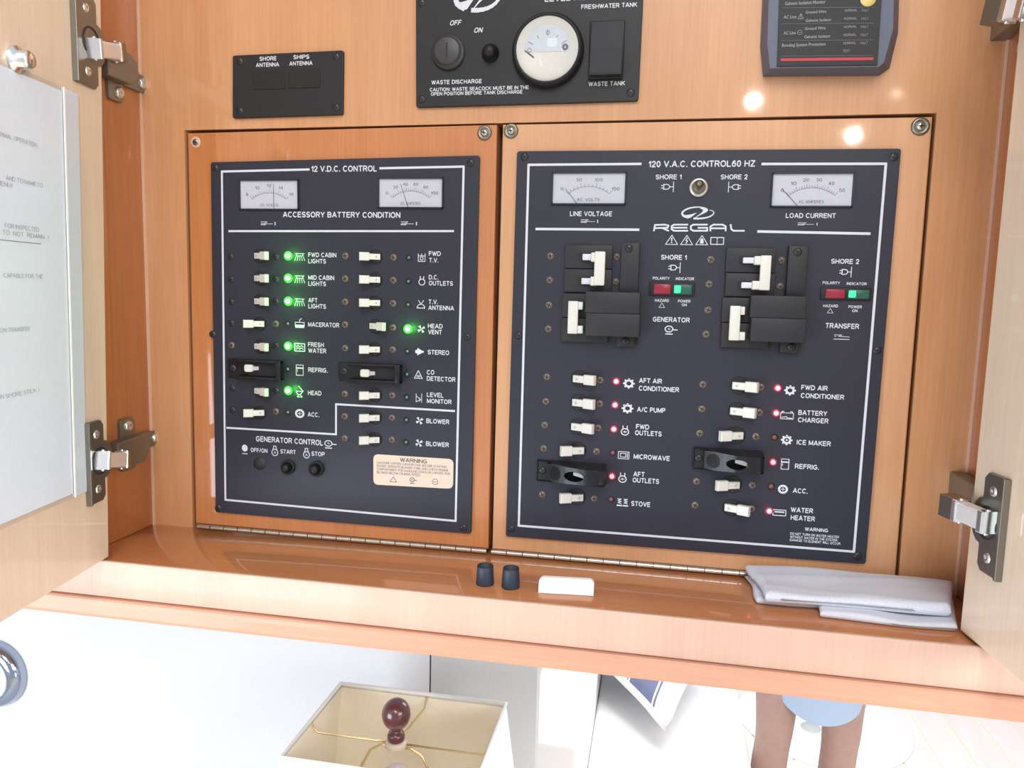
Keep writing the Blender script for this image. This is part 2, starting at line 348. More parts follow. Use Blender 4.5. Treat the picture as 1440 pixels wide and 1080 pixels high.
ICON['antenna'] = circ(0, -.8, .9, .18, 10, 0, PI) + poly([(-.9, -.8), (.9, -.8)], .18, False) + poly([(0, .1), (-.6, 1)], w1, False) + poly([(0, .1), (.6, 1)], w1, False)
ICON['fan'] = sum([[('f', [(0, 0), (math.cos(a) * .9 - math.sin(a) * .1, math.sin(a) * .9 + math.cos(a) * .1), (math.cos(a + .75) * .95, math.sin(a + .75) * .95), (math.cos(a + .9) * .5, math.sin(a + .9) * .5)])] for a in (.1, .1 + PI / 2, .1 + PI, .1 + 1.5 * PI)], [])
ICON['speaker'] = [('f', [(-.5, .9), (.6, .25), (1, .2), (1, -.2), (.6, -.25), (-.5, -.9)])] + [('f', [(-1, .3), (-.5, .5), (-.5, -.5), (-1, -.3)])]
ICON['co'] = poly([(0, 1), (.95, -.8), (-.95, -.8)], .17) + circ(-.18, -.3, .2, .12, 8) + circ(.25, -.3, .2, .12, 8)
ICON['level'] = poly([(-.6, 1), (-.6, -1)], .14, False) + poly([(.7, 1), (.7, -1)], .14, False) + poly([(-.6, .5), (.5, -.4), (-.6, -.9)], .14, False) + poly([(.2, .1), (.2, -.8)], .14, False)
ICON['plug'] = circ(-.1, 0, .42, .15, 10, -PI / 2, PI / 2) + poly([(-.1, .42), (-.55, .42)], .15, False) + poly([(-.1, -.42), (-.55, -.42)], .15, False) + poly([(-.5, .42), (-.5, -.42)], .15, False) + poly([(-.5, .22), (-.85, .22)], .15, False) + poly([(-.5, -.22), (-.85, -.22)], .15, False) + poly([(.32, 0), (.85, 0)], .13, False) + poly([(.85, .9), (.85, -.9)], .13, False)
ICON['plugr'] = [(('l', -s[1], s[2], -s[3], s[4], s[5])) for s in ICON['plug']]
ICON['generator'] = circ(-.2, .15, .6, .2, 16) + poly([(-.35, .15), (-.2, .32), (-.2, 0), (0, .15)], .1, False) + poly([(.4, .05), (1.1, 0)], .2, False) + poly([(-.7, -.85), (.35, -.85)], .22, False)
ICON['bulbon'] = disc(0, .2, .75) + poly([(-.6, -1), (.6, -1)], .2, False)
ICON['drop'] = circ(0, -.25, .6, .15) + poly([(-.45, .15), (-.25, .6), (-.25, .95), (.25, .95), (.25, .6), (.45, .15)], .14, False) + poly([(-.2, -.45), (0, -.1), (.2, -.45)], .1, False)
ICON['warn'] = poly([(0, 1), (1, -.85), (-1, -.85)], .14) + [('f', [(-.12, .5), (.12, .5), (.08, -.2), (-.08, -.2)])] + disc(0, -.45, .14, 8)
ICON['bolt'] = poly([(0, 1), (1, -.85), (-1, -.85)], .14) + poly([(.1, .5), (-.15, 0), (.15, -.1), (-.1, -.6)], .18, False)
ICON['hand'] = poly([(0, 1), (1, -.85), (-1, -.85)], .14) + [('f', [(-.25, .2), (.0, .5), (.25, .2), (.3, -.6), (-.3, -.6)])]
ICON['book'] = poly([(-1, .8), (-.1, .8), (0, .65), (.1, .8), (1, .8), (1, -.8), (.1, -.8), (0, -.9), (-.1, -.8), (-1, -.8)], .2) + poly([(0, .65), (0, -.85)], .14, False)
ICON['gear'] = circ(0, 0, .66, .42, 16) + sum([poly([(.75 * math.cos(a), .75 * math.sin(a)), (1.0 * math.cos(a), 1.0 * math.sin(a))], .36, False) for a in [k * PI / 4 for k in range(8)]], [])
ICON['ice'] = ICON['gear'] + disc(0, 0, .2, 8)
ICON['microwave'] = poly([(-1, .75), (1, .75), (1, -.75), (-1, -.75)], .14) + poly([(-.6, .4), (.4, .4), (.4, -.4), (-.6, -.4)], .14) + poly([(.72, .5), (.72, -.5)], .16, False)
ICON['stove'] = sum([poly([(c - .35, .7), (c + .3, .7), (c - .3, .35), (c + .3, .2), (c - .3, -.1), (c + .3, -.25)], .16, False) + poly([(c - .45, -.7), (c + .4, -.7)], .3, False) for c in (-.6, .55)], [])
ICON['battery'] = poly([(-1, .6), (1, .6), (1, -.7), (-1, -.7)], .14) + poly([(-.8, .6), (-.8, .9), (-.5, .9)], .16, False) + poly([(.8, .6), (.8, .9), (.5, .9)], .16, False) + poly([(-.8, -.4), (-.1, -.2), (.1, -.5), (.8, -.5)], .16, False)
ICON['heater'] = poly([(-1, .6), (1, .6), (1, -.6), (-1, -.6)], .16) + poly([(-.7, .15), (.7, .15)], .28, False)
ICON['tri'] = poly([(0, .9), (1, -.7), (-1, -.7)], .16)
ICON['dcv'] = poly([(-1, .5), (-.2, .5)], .18, False) + poly([(-1, -.1), (-.5, -.1)], .18, False) + poly([(-1, -.5), (-.4, -.5)], .25, False) + poly([(-.2, .5), (-.6, -.2), (.5, -.2)], .16, False) + poly([(.8, .4), (.8, -.6)], .35, False)
ICON['transfer'] = poly([(-1, .6), (0, .6)], .12, False) + poly([(-.9, .25), (-.7, .25)], .12, False) + poly([(0, .6), (-.4, .25), (1, .2)], .12, False) + poly([(-1, -.4), (1, -.4)], .16, False)
ICON['ring'] = circ(0, 0, .8, .12) + poly([(-.5, 0), (.5, 0)], .1, False)
def logo():
    out = []
    A_ = [(.34, .90), (.15, .98), (-.08, 1.0), (-.30, .95), (-.5, .83), (-.68, .66), (-.82, .44), (-.92, .2), (-.95, -.02), (-.93, -.22), (-.87, -.42), (-.75, -.57), (-.6, -.70)]
    for k in range(len(A_) - 1): out.append(('l', *A_[k], *A_[k + 1], .17 + .018 * k))
    out.append(('f', [(-.90, -.28), (-.80, -.62), (-.62, -.80), (-.46, -.80), (-.05, .10), (-.45, -.22), (-.70, -.32)]))
    out.append(('f', [(.10, .80), (.34, .98), (.54, .78), (.60, .48), (.50, .18), (.08, -.40), (-.05, -.60), (-.30, -.98), (.20, .05), (.30, .35), (.27, .60)]))
    B_ = [(-.22, -.86), (0, -.88), (.22, -.85), (.42, -.78), (.6, -.66), (.76, -.48), (.87, -.28), (.94, -.06), (.95, .15), (.88, .36), (.70, .52)]
    for k in range(len(B_) - 1): out.append(('l', *B_[k], *B_[k + 1], .30 - .019 * k))
    return out
ICON['logo'] = logo()
def icon(mb, nm, px, py, hw, hh, Y, m=None):
    """icon centred on a pixel, half width/height in pixels"""
    c = P(px, py, Y); sx = (P(px + hw, py, Y).x - P(px - hw, py, Y).x) / 2; sz = (P(px, py - hh, Y).z - P(px, py + hh, Y).z) / 2
    m = m or WHT
    for s in ICON[nm]:
        if s[0] == 'l': stroke(mb, (c.x + s[1] * sx, Y, c.z + s[2] * sz), (c.x + s[3] * sx, Y, c.z + s[4] * sz), s[5] * min(sx, sz), m)
        else: mb.fin([(c.x + a * sx, Y - 7e-5, c.z + b * sz) for a, b in s[1]], [tuple(range(len(s[1])))], m)
def pline(mb, pts, wpx, Y, m=None):
    for i in range(len(pts) - 1):
        a = P(*pts[i], Y); b = P(*pts[i + 1], Y); stroke(mb, a, b, wpx * 0.000585, m or WHT)
def quad(pts, Y): return [P(u, v, Y) for u, v in pts]
def rrect(pts, r, k=4):
    """round the corners of a 3D polygon"""
    out = []; n = len(pts)
    for i in range(n):
        p = Vector(pts[i]); a = (Vector(pts[i - 1]) - p).normalized() * r; b = (Vector(pts[(i + 1) % n]) - p).normalized() * r
        for j in range(k + 1):
            t = j / k; out.append(p + a * (1 - t) ** 2 + b * t ** 2)
    return out

# ================================================================== CABINET
XL, XR, ZT, YF = -0.349, 0.367, 0.60, -0.100
cab = thing('cabinet', 'open cherry wood wall cabinet holding the black electrical panels', 'cabinet', (0, 0, 0))
# back panel as a frame around the two access doors
LD = [(261, 185), (701.3, 172.6), (688.3, 777.5), (272.5, 739.5)]       # left door opening
RD = [(705, 172.4), (1314.7, 161.3), (1262, 806), (690, 777)]
lq = quad(LD, 0); rq = quad(RD, 0)
b = MB()
def slab(mb, pts, m, d=0.018): mb.prism(pts, (0, d, 0), m)
z_l, z_r = lq[0].z, rq[1].z
slab(b, [(XL, 0, ZT), (XR, 0, ZT), (XR, 0, rq[1].z + .0012), (rq[1].x, 0, rq[1].z + .0012), (lq[0].x, 0, lq[0].z + .0012), (XL, 0, lq[0].z + .0012)], WV)
slab(b, [(XL, 0, lq[0].z + .0012), (lq[0].x - .0012, 0, lq[0].z + .0012), (lq[3].x - .0012, 0, -.005), (XL, 0, -.005)], WV)
slab(b, [(rq[1].x + .0012, 0, rq[1].z + .0012), (XR, 0, rq[1].z + .0012), (XR, 0, -.005), (rq[2].x + .0012, 0, -.005)], WV)
b.build('back_panel', cab)
MB().box((XL - .01, .0185, -.02), (XR + .01, .030, ZT), WDK).build('rear_board', cab)
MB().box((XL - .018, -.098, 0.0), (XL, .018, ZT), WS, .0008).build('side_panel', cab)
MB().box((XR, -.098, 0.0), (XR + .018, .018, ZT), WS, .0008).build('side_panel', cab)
MB().box((XL - .018, -.098, ZT), (XR + .018, .018, ZT + .018), WV).build('top_panel', cab)
MB().box((XL - .018, -.0985, -.016), (XR + .018, .0184, 0), WH, .0008).build('shelf', cab)
# thin bright edge bead where side meets back on both corners
MB().box((XL, -.0025, 0), (XL + .0012, 0, ZT), WR).build('corner_bead', cab)
MB().box((XR - .0012, -.0025, 0), (XR, 0, ZT), WR).build('corner_bead', cab)
# front rail and lower trim
MB().box((-.62, -.1025, -.0305), (.66, -.0988, .0008), WR, .0009).build('face_rail', cab)
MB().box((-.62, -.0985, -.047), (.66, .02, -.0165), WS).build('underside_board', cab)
b = MB(); prof = [(-.0988, -.0310), (-.1050, -.0312), (-.1062, -.0325), (-.1066, -.036), (-.1066, -.0445), (-.1058, -.0472), (-.1035, -.0480), (-.0988, -.0480)]
b.prism([(-.62, y, z) for y, z in prof], (1.28, 0, 0), WT); b.build('lower_trim', cab)

# access doors (hinged wooden panels carrying the black plates)
def access(pts, name_label, wm):
    a = MB(); q = [P(u, v, 0) for u, v in pts]; q[3].z = max(q[3].z, .004)
    q[2].z = q[3].z
    a.prism(q, (0, .015, 0), wm, .0012)
    return a.build('access_door', cab, name_label), q
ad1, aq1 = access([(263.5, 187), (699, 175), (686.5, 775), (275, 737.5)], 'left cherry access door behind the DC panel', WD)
ad2, aq2 = access([(707, 175), (1312, 164), (1260, 803), (692, 775)], 'right cherry access door, coloured paler for gloss, behind the AC panel', WD2)
# piano hinges
kn = None
for (ad, x0, x1) in ((ad1, aq1[3].x + .004, aq1[2].x - .001), (ad2, aq2[3].x, aq2[2].x - .002)):
    MB().box((x0, -.0012, .0006), (x1, .0, .0052), WDK).build('hinge_leaf', ad)  # leaf coloured dark to paint the shade in the knuckle gaps
    x = x0; L_ = 0.0142
    while x < x1 - .004:
        e = min(x + L_ - .0008, x1)
        k = MB().cyl((x, -.0025, .0027), (e, -.0025, .0027), .0021, STL, n=12)
        k.build('hinge_knuckle', ad); x += L_
# finish-washer screws
def washer(ad, px, py, r, big=True):
    c = P(px, py, 0); b = MB()
    if big:
        b.lathe(c, (0, -1, 0), [(r, 0), (r * .96, .0012), (r * .72, .0022), (r * .62, .0014), (.0001, .0010)], NKL, 24)
        b.lathe(c, (0, -1, 0), [(r * .5, .0010), (r * .45, .0024), (r * .2, .0030), (.0001, .0030)], STL, 18)
        b.box((c.x - r * .26, -.0034, c.z - r * .06), (c.x + r * .26, -.003, c.z + r * .06), BLKD); b.box((c.x - r * .06, -.0034, c.z - r * .26), (c.x + r * .06, -.003, c.z + r * .26), BLKD)
    else:
        b.lathe(c, (0, -1, 0), [(r * 1.35, 0), (r * 1.3, .0004), (r * .8, .0003)], WR, 20)
        b.lathe(c, (0, -1, 0), [(r * .8, .0003), (r * .6, .0009), (.0001, .001)], NKL, 16)
        b.box((c.x - r * .45, -.0014, c.z - r * .1), (c.x + r * .45, -.001, c.z + r * .1), BLKD)
    b.build('washer_screw', ad)
washer(ad1, 275, 200, .0037, False); washer(ad1, 681.5, 187, .0062); washer(ad2, 718.8, 184.3, .0062); washer(ad2, 1294, 178, .0068)

# ------------------------------------------------------------------ outer cabinet doors
def plane_at(u, v, A, n):
    d = ray(u, v); return CC + d * ((A - CC).dot(n) / d.dot(n))
LA = Vector((-.3231, -.0954, .002)); LDIR = Vector((.1518, -.9884, 0)); LN = Vector((.9884, .1518, 0))   # normal faces the cabinet middle
RA = Vector((.3425, -.0784, .002)); RDIR = Vector((.1277, -.9918, 0)); RN = Vector((-.9918, -.1277, 0))
def dpt(A, D, s, z, N=None, o=0.0):
    p = A + D * s; p.z = z
    if N is not None: p = p + N * o
    return p
b = MB(); b.prism([dpt(LA, LDIR, 0, .002), dpt(LA, LDIR, .40, .002), dpt(LA, LDIR, .40, .585), dpt(LA, LDIR, -.024, .585)], LN * -.019, WO, .0015)
ld = b.build('door', cab, 'left cabinet door, open, pale wood inner face')
b = MB(); b.prism([dpt(RA, RDIR, 0, .002), dpt(RA, RDIR, .36, .002), dpt(RA, RDIR, .36, .585), dpt(RA, RDIR, .002, .585)], RN * -.019, WO, .0015)
rd = b.build('door', cab, 'right cabinet door, open, bright pale wood inner face')
# chrome pin catch on left door, partly behind paper
c = plane_at(20, 84, LA, LN); MB().lathe(c, LN, [(.0001, .012), (.005, .012), (.0062, .010), (.0062, .004), (.009, .003), (.009, 0)], CHR, 20).build('door_catch', ld)

def hinge(A, D, N, s0, s1, zlo, zhi, arm_a, arm_b, wall_x, wall_pts, screws, xs, blen=.014):
    """cup plate on the door (s0..s1, zlo..zhi), chrome arm from arm_a to arm_b, mounting plate on cabinet wall"""
    root = bpy.data.objects.new('hinge', None); COL.objects.link(root); root.parent = cab
    zc = (zlo + zhi) / 2; w = s1 - s0
    # door plate outline: straight outer edge at s1, inner edge bulging round the cup
    pts = []
    sb = s0
    out = [(s1, zlo), (s1, zhi), (sb + .004, zhi + .0), (sb, zhi - .004), (sb, zc + .019)]
    for i in range(9):
        a = -PI / 2 + PI * i / 8; out.append((sb - .012 * math.cos(a), zc - .016 * math.sin(a)))
    out += [(sb, zc - .019), (sb, zlo + .004), (sb + .004, zlo)]
    b = MB(); b.prism([dpt(A, D, s, z, N, .0028) for s, z in out], N * -.0027, NKL, .0006)
    # raised rim on the outer edge
    b.prism([dpt(A, D, s1 + .0022, zlo, N, .005), dpt(A, D, s1 + .0022, zhi, N, .005), dpt(A, D, s1 - .0008, zhi, N, .0046), dpt(A, D, s1 - .0008, zlo, N, .0046)], N * -.0045, NKL, .0005)
    b.build('cup_plate', root)
    for z in (zlo + .011, zhi - .011):
        b = MB(); c = dpt(A, D, (s0 + s1) / 2, z, N, .0028)
        b.lathe(c, N, [(.0036, 0), (.0030, .0010), (.0012, .0012), (.0008, .0002), (.0001, .0002)], CHR, 16); b.build('plate_screw', root)
    # cup opening
    c = dpt(A, D, s0 + .3 * w, zc, N, .0029); MB().lathe(c, N, [(.0115, 0), (.0112, .0006), (.0100, .0004), (.0098, -.001), (.0001, -.0012)], BLK3, 24).build('cup', root)
    # arm
    a = Vector(arm_a); e = Vector(arm_b); d = (e - a).normalized(); zv = Vector((0, 0, 1)); side = d.cross(zv).normalized(); zv = side.cross(d)
    if side.dot(Vector(CC) - a) < 0: side = -side
    def bx(p, q, hw, th, m, off=0.0):
        pp = [p + zv * hw, q + zv * hw, q - zv * hw, p - zv * hw]
        return [x + side * (th / 2 + off) for x in pp], side * -th
    b = MB()
    v, o = bx(a, e, .0062, .010, CHR); b.prism(v, o, SATIN, .0015)
    v, o = bx(a - d * .002, a + d * .0035, .0074, .011, CHR); b.prism(v, o, CHR, .0010)
    v, o = bx(e - d * .004, e + d * .0005, .0076, .011, CHR); b.prism(v, o, CHR, .0010)
    b.cyl(a + zv * .0085, a - zv * .0085, .0018, CHR, n=10); b.cyl(e - d * .002 + zv * .0085, e - d * .002 - zv * .0085, .0018, CHR, n=10)
    b.build('arm', root)
    # body between arm and wall, then wing plate
    b = MB(); wx = wall_x
    v, o = bx(e, e + d * blen, .0078, .012, NKL, -.001); b.prism(v, o, NKL, .001); b.build('arm_block', root); b = MB()
    b.prism([(wx + xs * .012, y, z) for y, z in wall_pts[0]], (-xs * .0118, 0, 0), NKL, .001)
    b.build('mounting_body', root)
    b = MB(); b.prism(rrect([(wx + xs * .0035, y, z) for y, z in wall_pts[1]], .004), (-xs * .0034, 0, 0), NKL, .0005)
    b.build('wing_plate', root)
    for y, z in screws:
        b = MB(); b.lathe((wx + xs * .0035, y, z), (xs, 0, 0), [(.0052, 0), (.0048, .0020), (.0030, .0028), (.0012, .0022), (.0001, .0014)], STL, 18); b.build('mounting_screw', root)
# lower left
hinge(LA, LDIR, LN, .006, .0275, .054, .121, plane_at(131, 647, LA, LN) + LN * .008, at(172, 646, 0, XL + .014), XL,
      ([(-.062, .070), (-.028, .068), (-.020, .075), (-.020, .088), (-.028, .094), (-.062, .092)], [(-.047, .062), (-.028, .062), (-.028, .110), (-.047, .110)]), [(-.0375, .103), (.001, .085)], 1)
MB().prism(rrect([(XL + .0035, -.03, .078), (XL + .0035, .008, .078), (XL + .0035, .008, .092), (XL + .0035, -.03, .094)], .003), (-.0034, 0, 0), NKL).build('hinge_wing', cab)
# upper left
hinge(LA, LDIR, LN, -.006, .0225, .383, .452, plane_at(119, 68, LA, LN) + LN * .008, at(163, 73, 0, XL + .014), XL,
      ([(-.058, .404), (-.028, .404), (-.019, .411), (-.019, .424), (-.028, .430), (-.058, .430)], [(-.047, .388), (-.028, .388), (-.028, .425), (-.047, .425)]), [(-.034, .396), (-.002, .412)], 1)
MB().prism(rrect([(XL + .0035, -.03, .404), (XL + .0035, .006, .404), (XL + .0035, .006, .418), (XL + .0035, -.03, .422)], .003), (-.0034, 0, 0), NKL).build('hinge_wing', cab)
# lower right and upper right
hinge(RA, RDIR, RN, .018, .0415, .054, .121, plane_at(1406, 735, RA, RN) + RN * .008, at(1348, 717, 0, XR - .036), XR,
      ([(-.045, .076), (.002, .076), (.002, .100), (-.045, .100)], [(-.046, .072), (-.026, .072), (-.026, .112), (-.046, .112)]), [(-.036, .104), (-.036, .080)], -1)
hinge(RA, RDIR, RN, .018, .0415, .400, .468, plane_at(1462, 10, RA, RN) + RN * .008, at(1416, 14, 0, XR - .036), XR,
      ([(-.045, .425), (.002, .425), (.002, .448), (-.045, .448)], [(-.046, .402), (-.026, .402), (-.026, .446), (-.046, .446)]), [(-.036, .410), (-.036, .436)], -1)

# ================================================================== CONTROL PANELS
YP = -.0032           # plate front
YT = YP - .00018      # print layer
sc_proto = {}
def screw_mesh(kind):
    if kind in sc_proto: return sc_proto[kind]
    b = MB(); r = .0030 if kind != 'plate' else .0033
    m = {'bronze': BRS, 'dark': BSC, 'plate': BSC}[kind]
    b.lathe((0, 0, 0), (0, -1, 0), [(r, 0), (r * .95, .0005), (r * .55, .0011), (.0001, .0012)], m, 18)
    for a in (0.5, 0.5 + PI / 2):
        d = Vector((math.cos(a), 0, math.sin(a))) * r * .62; n = Vector((-d.z, 0, d.x)).normalized() * r * .13
        c = Vector((0, -.0013, 0)); b.prism([c + d + n, c + d - n, c - d - n, c - d + n], (0, .0006, 0), BLKD)
    sc_proto[kind] = b; me = bpy.data.meshes.new('panel_screw'); bmesh.ops.recalc_face_normals(b.bm, faces=b.bm.faces[:]); b.bm.to_mesh(me); b.bm.free()
    for mm in b.mats: me.materials.append(mm)
    sc_proto[kind] = me; return me
def screw(parent, px, py, kind='bronze', Y=None):
    o = bpy.data.objects.new('panel_screw', screw_mesh(kind)); COL.objects.link(o); o.parent = parent
    par = parent; off = Vector((0, 0, 0))
    while par is not None: off += par.location; par = par.parent
    o.location = P(px, py, Y if Y is not None else YP) - off; o.rotation_euler = (0, random.uniform(0, 3), 0)
def mesh_of(b, name):
    me = bpy.data.meshes.new(name); bmesh.ops.recalc_face_normals(b.bm, faces=b.bm.faces[:]); b.bm.to_mesh(me); b.bm.free()
    for mm in b.mats: me.materials.append(mm)
    return me
# shared breaker pieces (origin at hole centre on plate)
R_ = .0070
b = MB()
b.lathe((0, 0, 0), (0, -1, 0), [(R_, 0), (R_, .0004), (R_ * .92, .0004), (R_ * .92, .0001)], BLKD, 28)
b.lathe((0, 0, 0), (0, -1, 0), [(R_ * .92, .00012), (.0001, .00012)], mat('recess_shade', (.010, .010, .014), .5), 28)  # black disc paints the shade of a hole not cut into the plate
hole_me = mesh_of(b, 'breaker_bezel')
b = MB()   # rotor body in lower half of the hole
pts = [(R_ * .86 * math.cos(a), -.0006, R_ * .86 * math.sin(a)) for a in [PI + .12 + (PI - .24) * i / 10 for i in range(11)]]
b.prism(pts, (0, .0004, 0), BLK3); rotor_me = mesh_of(b, 'rotor')
def lever_me(sign):
    b = MB(); a = Vector((-sign * .0048, -.0006, 0)); e = Vector((sign * .0125, -.0095, 0))
    d = (e - a).normalized(); n = Vector((d.z, 0, -d.x)); nn = Vector((0, 0, 1)); th = d.cross(nn)
    if th.y > 0: th = -th
    m = a + d * (e - a).length * .52
    def blk(p, q, hw, t, bev):
        b.prism([p + nn * hw + th * t, q + nn * hw + th * t, q - nn * hw + th * t, p - nn * hw + th * t], th * (-2 * t), LEV, bev)
    blk(a, m + d * .001, .0028, .0017, .0006); blk(m, e, .0039, .0021, .0007)
    b.lathe(a + d * .0038 + th * .0018, th, [(.0011, 0), (.0009, .0001), (.0001, .0001)], LEVG, 10)
    return mesh_of(b, 'toggle_lever')
lev = {1: lever_me(1), -1: lever_me(-1)}
def child(parent, me, name, loc=(0, 0, 0)):
    o = bpy.data.objects.new(name, me); COL.objects.link(o); o.parent = parent; o.location = loc; return o
ac_ref = [None]
def breaker(panel, px, py, on, lab=None, dz=0.0):
    """round breaker: bezel ring (part) > rotor, toggle_lever"""
    o = child(panel, hole_me, 'breaker_switch', P(px, py, YP)); k = 1.07 if panel is ac_ref[0] else .92; o.scale = (k, 1, k)
    if lab: o['label'] = lab
    child(o, rotor_me, 'rotor'); child(o, lev[1 if on else -1], 'toggle_lever')
b = MB(); b.lathe((0, 0, 0), (0, -1, 0), [(.0030, 0), (.0029, .0003), (.0020, .0004), (.0019, .0002)], BLKD, 18); bez_me = mesh_of(b, 'led_bezel')
def led_dome(m, m2=None, r=.0019, h=.0016):
    b = MB(); b.lathe((0, 0, 0), (0, -1, 0), [(r, 0), (r * .95, h * .5), (r * .6, h * .85), (r * .25, h)], m, 16)
    b.lathe((0, 0, 0), (0, -1, 0), [(r * .25, h), (.0001, h * 1.02)], m2 or m, 16)
    return mesh_of(b, 'led_lens')
LED = {'g': led_dome(GRNL, GRNC, .0026, .0018), 'go': led_dome(GRNO, None, .0012, .001), 'r': led_dome(REDL, None, .0021), 'ro': led_dome(REDO, None, .0020)}
rim_me = None
b = MB(); b.lathe((0, 0, 0), (0, -1, 0), [(.0033, 0), (.0032, .0003), (.0021, .0004)], REDR, 18); rim_me = mesh_of(b, 'led_rim')
NAMES = {'g': 'glowing green indicator light', 'go': 'unlit green indicator light', 'r': 'glowing pink-red indicator light', 'ro': 'unlit dull red indicator light'}
b = MB(); b.lathe((0, 0, 0), (0, -1, 0), [(.0042, 0), (.0040, .0003), (.0024, .0005)], mat('green_led_halo', (.05, .35, .06), .3, emit=(.03, 1.0, .03), es=.32), 20); halo_me = mesh_of(b, 'led_halo')  # glowing ring added to imitate the green halo around lit LEDs
def led(panel, px, py, k):
    if k in 'gr':
        q = P(px, py, YP - .0075); d_ = bpy.data.lights.new('led_glow', 'POINT'); d_.energy = .008 if k == 'g' else .0006; d_.color = (.08, 1, .08) if k == 'g' else (1, .1, .15); d_.shadow_soft_size = .0015
        lo = bpy.data.objects.new('led_glow', d_); COL.objects.link(lo); lo.location = q
    o = child(panel, rim_me if k == 'r' else halo_me if k == 'g' else bez_me, 'indicator_light', P(px, py, YP)); o['label'] = NAMES[k]
    child(o, LED[k], 'lens')
def legend(panel, items, icon_spec=None, name='circuit_label'):
    b = MB()
    for it in items:
        st, x0, x1, y = it[:4]; h = it[4] if len(it) > 4 else 6.6
        ptext(b, st, x0, x1, y, h, YT)
    if icon_spec: icon(b, *icon_spec, YT)
    return b.build(name, panel)

def meter(panel, px0, px1, py0, py1, nums, unit, needle, label, shift=0.0, arc_top=.72):
    tl = P(px0, py0, YP); br = P(px1, py1, YP); w = br.x - tl.x; h = tl.z - br.z
    cxm, czm = (tl.x + br.x) / 2, (tl.z + br.z) / 2
    b = MB(); Y0 = YP - .0020; t = .0010
    for a, c_ in (((tl.x - t, br.z - t), (tl.x, tl.z + t)), ((br.x, br.z - t), (br.x + t, tl.z + t)), ((tl.x - t, tl.z), (br.x + t, tl.z + t)), ((tl.x - t, br.z - t), (br.x + t, br.z))):
        b.box((a[0], Y0, a[1]), (c_[0], YP, c_[1]), BLK)
    m = b.build('meter', panel, label)
    MB().box((tl.x, YP - .0004, br.z), (br.x, YP, tl.z), DIAL).build('dial', m)
    b = MB(); Yd = YP - .00055; pc = Vector((cxm, Yd, br.z - h * .55)); R1 = h * 1.12; sp = .82 * math.atan2(w * .5, R1)
    N = (len(nums) - 1) * 4
    for i in range(N + 1):
        a = PI / 2 + sp - 2 * sp * i / N; r2 = R1 + (h * .13 if i % 4 == 0 else h * .08)
        u = Vector((math.cos(a), 0, math.sin(a))); stroke(b, pc + u * R1, pc + u * r2, .00028, INK)
    for i in range(20):
        a = PI / 2 + sp - 2 * sp * i / 20; a2 = PI / 2 + sp - 2 * sp * (i + 1) / 20
        stroke(b, pc + Vector((math.cos(a), 0, math.sin(a))) * R1, pc + Vector((math.cos(a2), 0, math.sin(a2))) * R1, .0003, INK)
    for i, s_ in enumerate(nums):
        a = PI / 2 + sp * 1.06 - 2 * sp * 1.06 * i / (len(nums) - 1); q = pc + Vector((math.cos(a), 0, math.sin(a))) * (R1 + h * .26)
        hw = .0011 * len(s_); put_text(b, s_, (q.x - hw, Yd, q.z), (q.x + hw, Yd, q.z), .0026, INK, .01)
    put_text(b, unit, (cxm - w * .16, Yd, br.z + h * .13), (cxm + w * .16, Yd, br.z + h * .13), .0024, INK, .01)
    b.build('scale_markings', m)
    a = Vector((tl.x + w * needle[0], YP - .0008, br.z + h * needle[1])); e = Vector((tl.x + w * needle[2], YP - .0008, br.z + h * needle[3]))
    d = (e - a).normalized(); n = Vector((-d.z, 0, d.x)) * .00022
    MB().prism([a + n, e + n * .5, e - n * .5, a - n], (0, .0002, 0), INKD).build('needle', m)
    MB().box((tl.x, YP - .0018, br.z), (br.x, YP - .0012, tl.z), GLS).build('glass', m)

# ---- left: 12 V DC panel
dc = thing('control_panel', 'black 12 V.D.C. control panel with green lit lamps on the left access door', 'control panel', P(480, 490, 0))
def plate(parent, pts, Y, m, depth, r=.0025, bev=.0005, name='face_plate'):
    return MB().prism(rrect(quad(pts, Y), r), (0, depth, 0), m, bev).build(name, parent)
def attach(o): return o
# children use world coordinates via build(); child() needs panel at origin offset, so keep panels at origin
dc.location = (0, 0, 0)
plate(dc, [(296, 228), (674.3, 218.4), (662, 751), (303, 720.3)], YP, BLK, .0031)
b = MB()
pline(b, [(434.4, 238.3), (312, 241.2), (317, 702.8), (640.7, 732.6), (652, 234.3), (534.4, 236.6)], 3.2, YT)
pline(b, [(322, 325), (637.5, 325)], 3.0, YT)
pline(b, [(319, 601.5), (472.5, 610.8), (472.5, 568.4), (639, 578)], 3.0, YT)
b.build('border_line', dc)
legend(dc, [('12 V.D.C. CONTROL', 437.8, 530, 237.2, 8.6)], name='title')
legend(dc, [('ACCESSORY BATTERY CONDITION', 397.8, 563, 302, 8.2)])
legend(dc, [], ('dcv', 378, 314, 11, 4)); legend(dc, [], ('dcv', 576, 314, 12, 4))
meter(dc, 338.5, 419.5, 254.5, 293.8, ['8', '10', '12', '14', '16'], 'DC VOLTS', (.58, .02, .58, .88), 'small white DC volt meter, left of the pair')
meter(dc, 534, 622, 251.8, 291.5, ['0', '20', '40', '60', '80', '100'], 'DC AMPERES', (.46, 0, .34, .82), 'small white DC ampere meter, right of the pair')
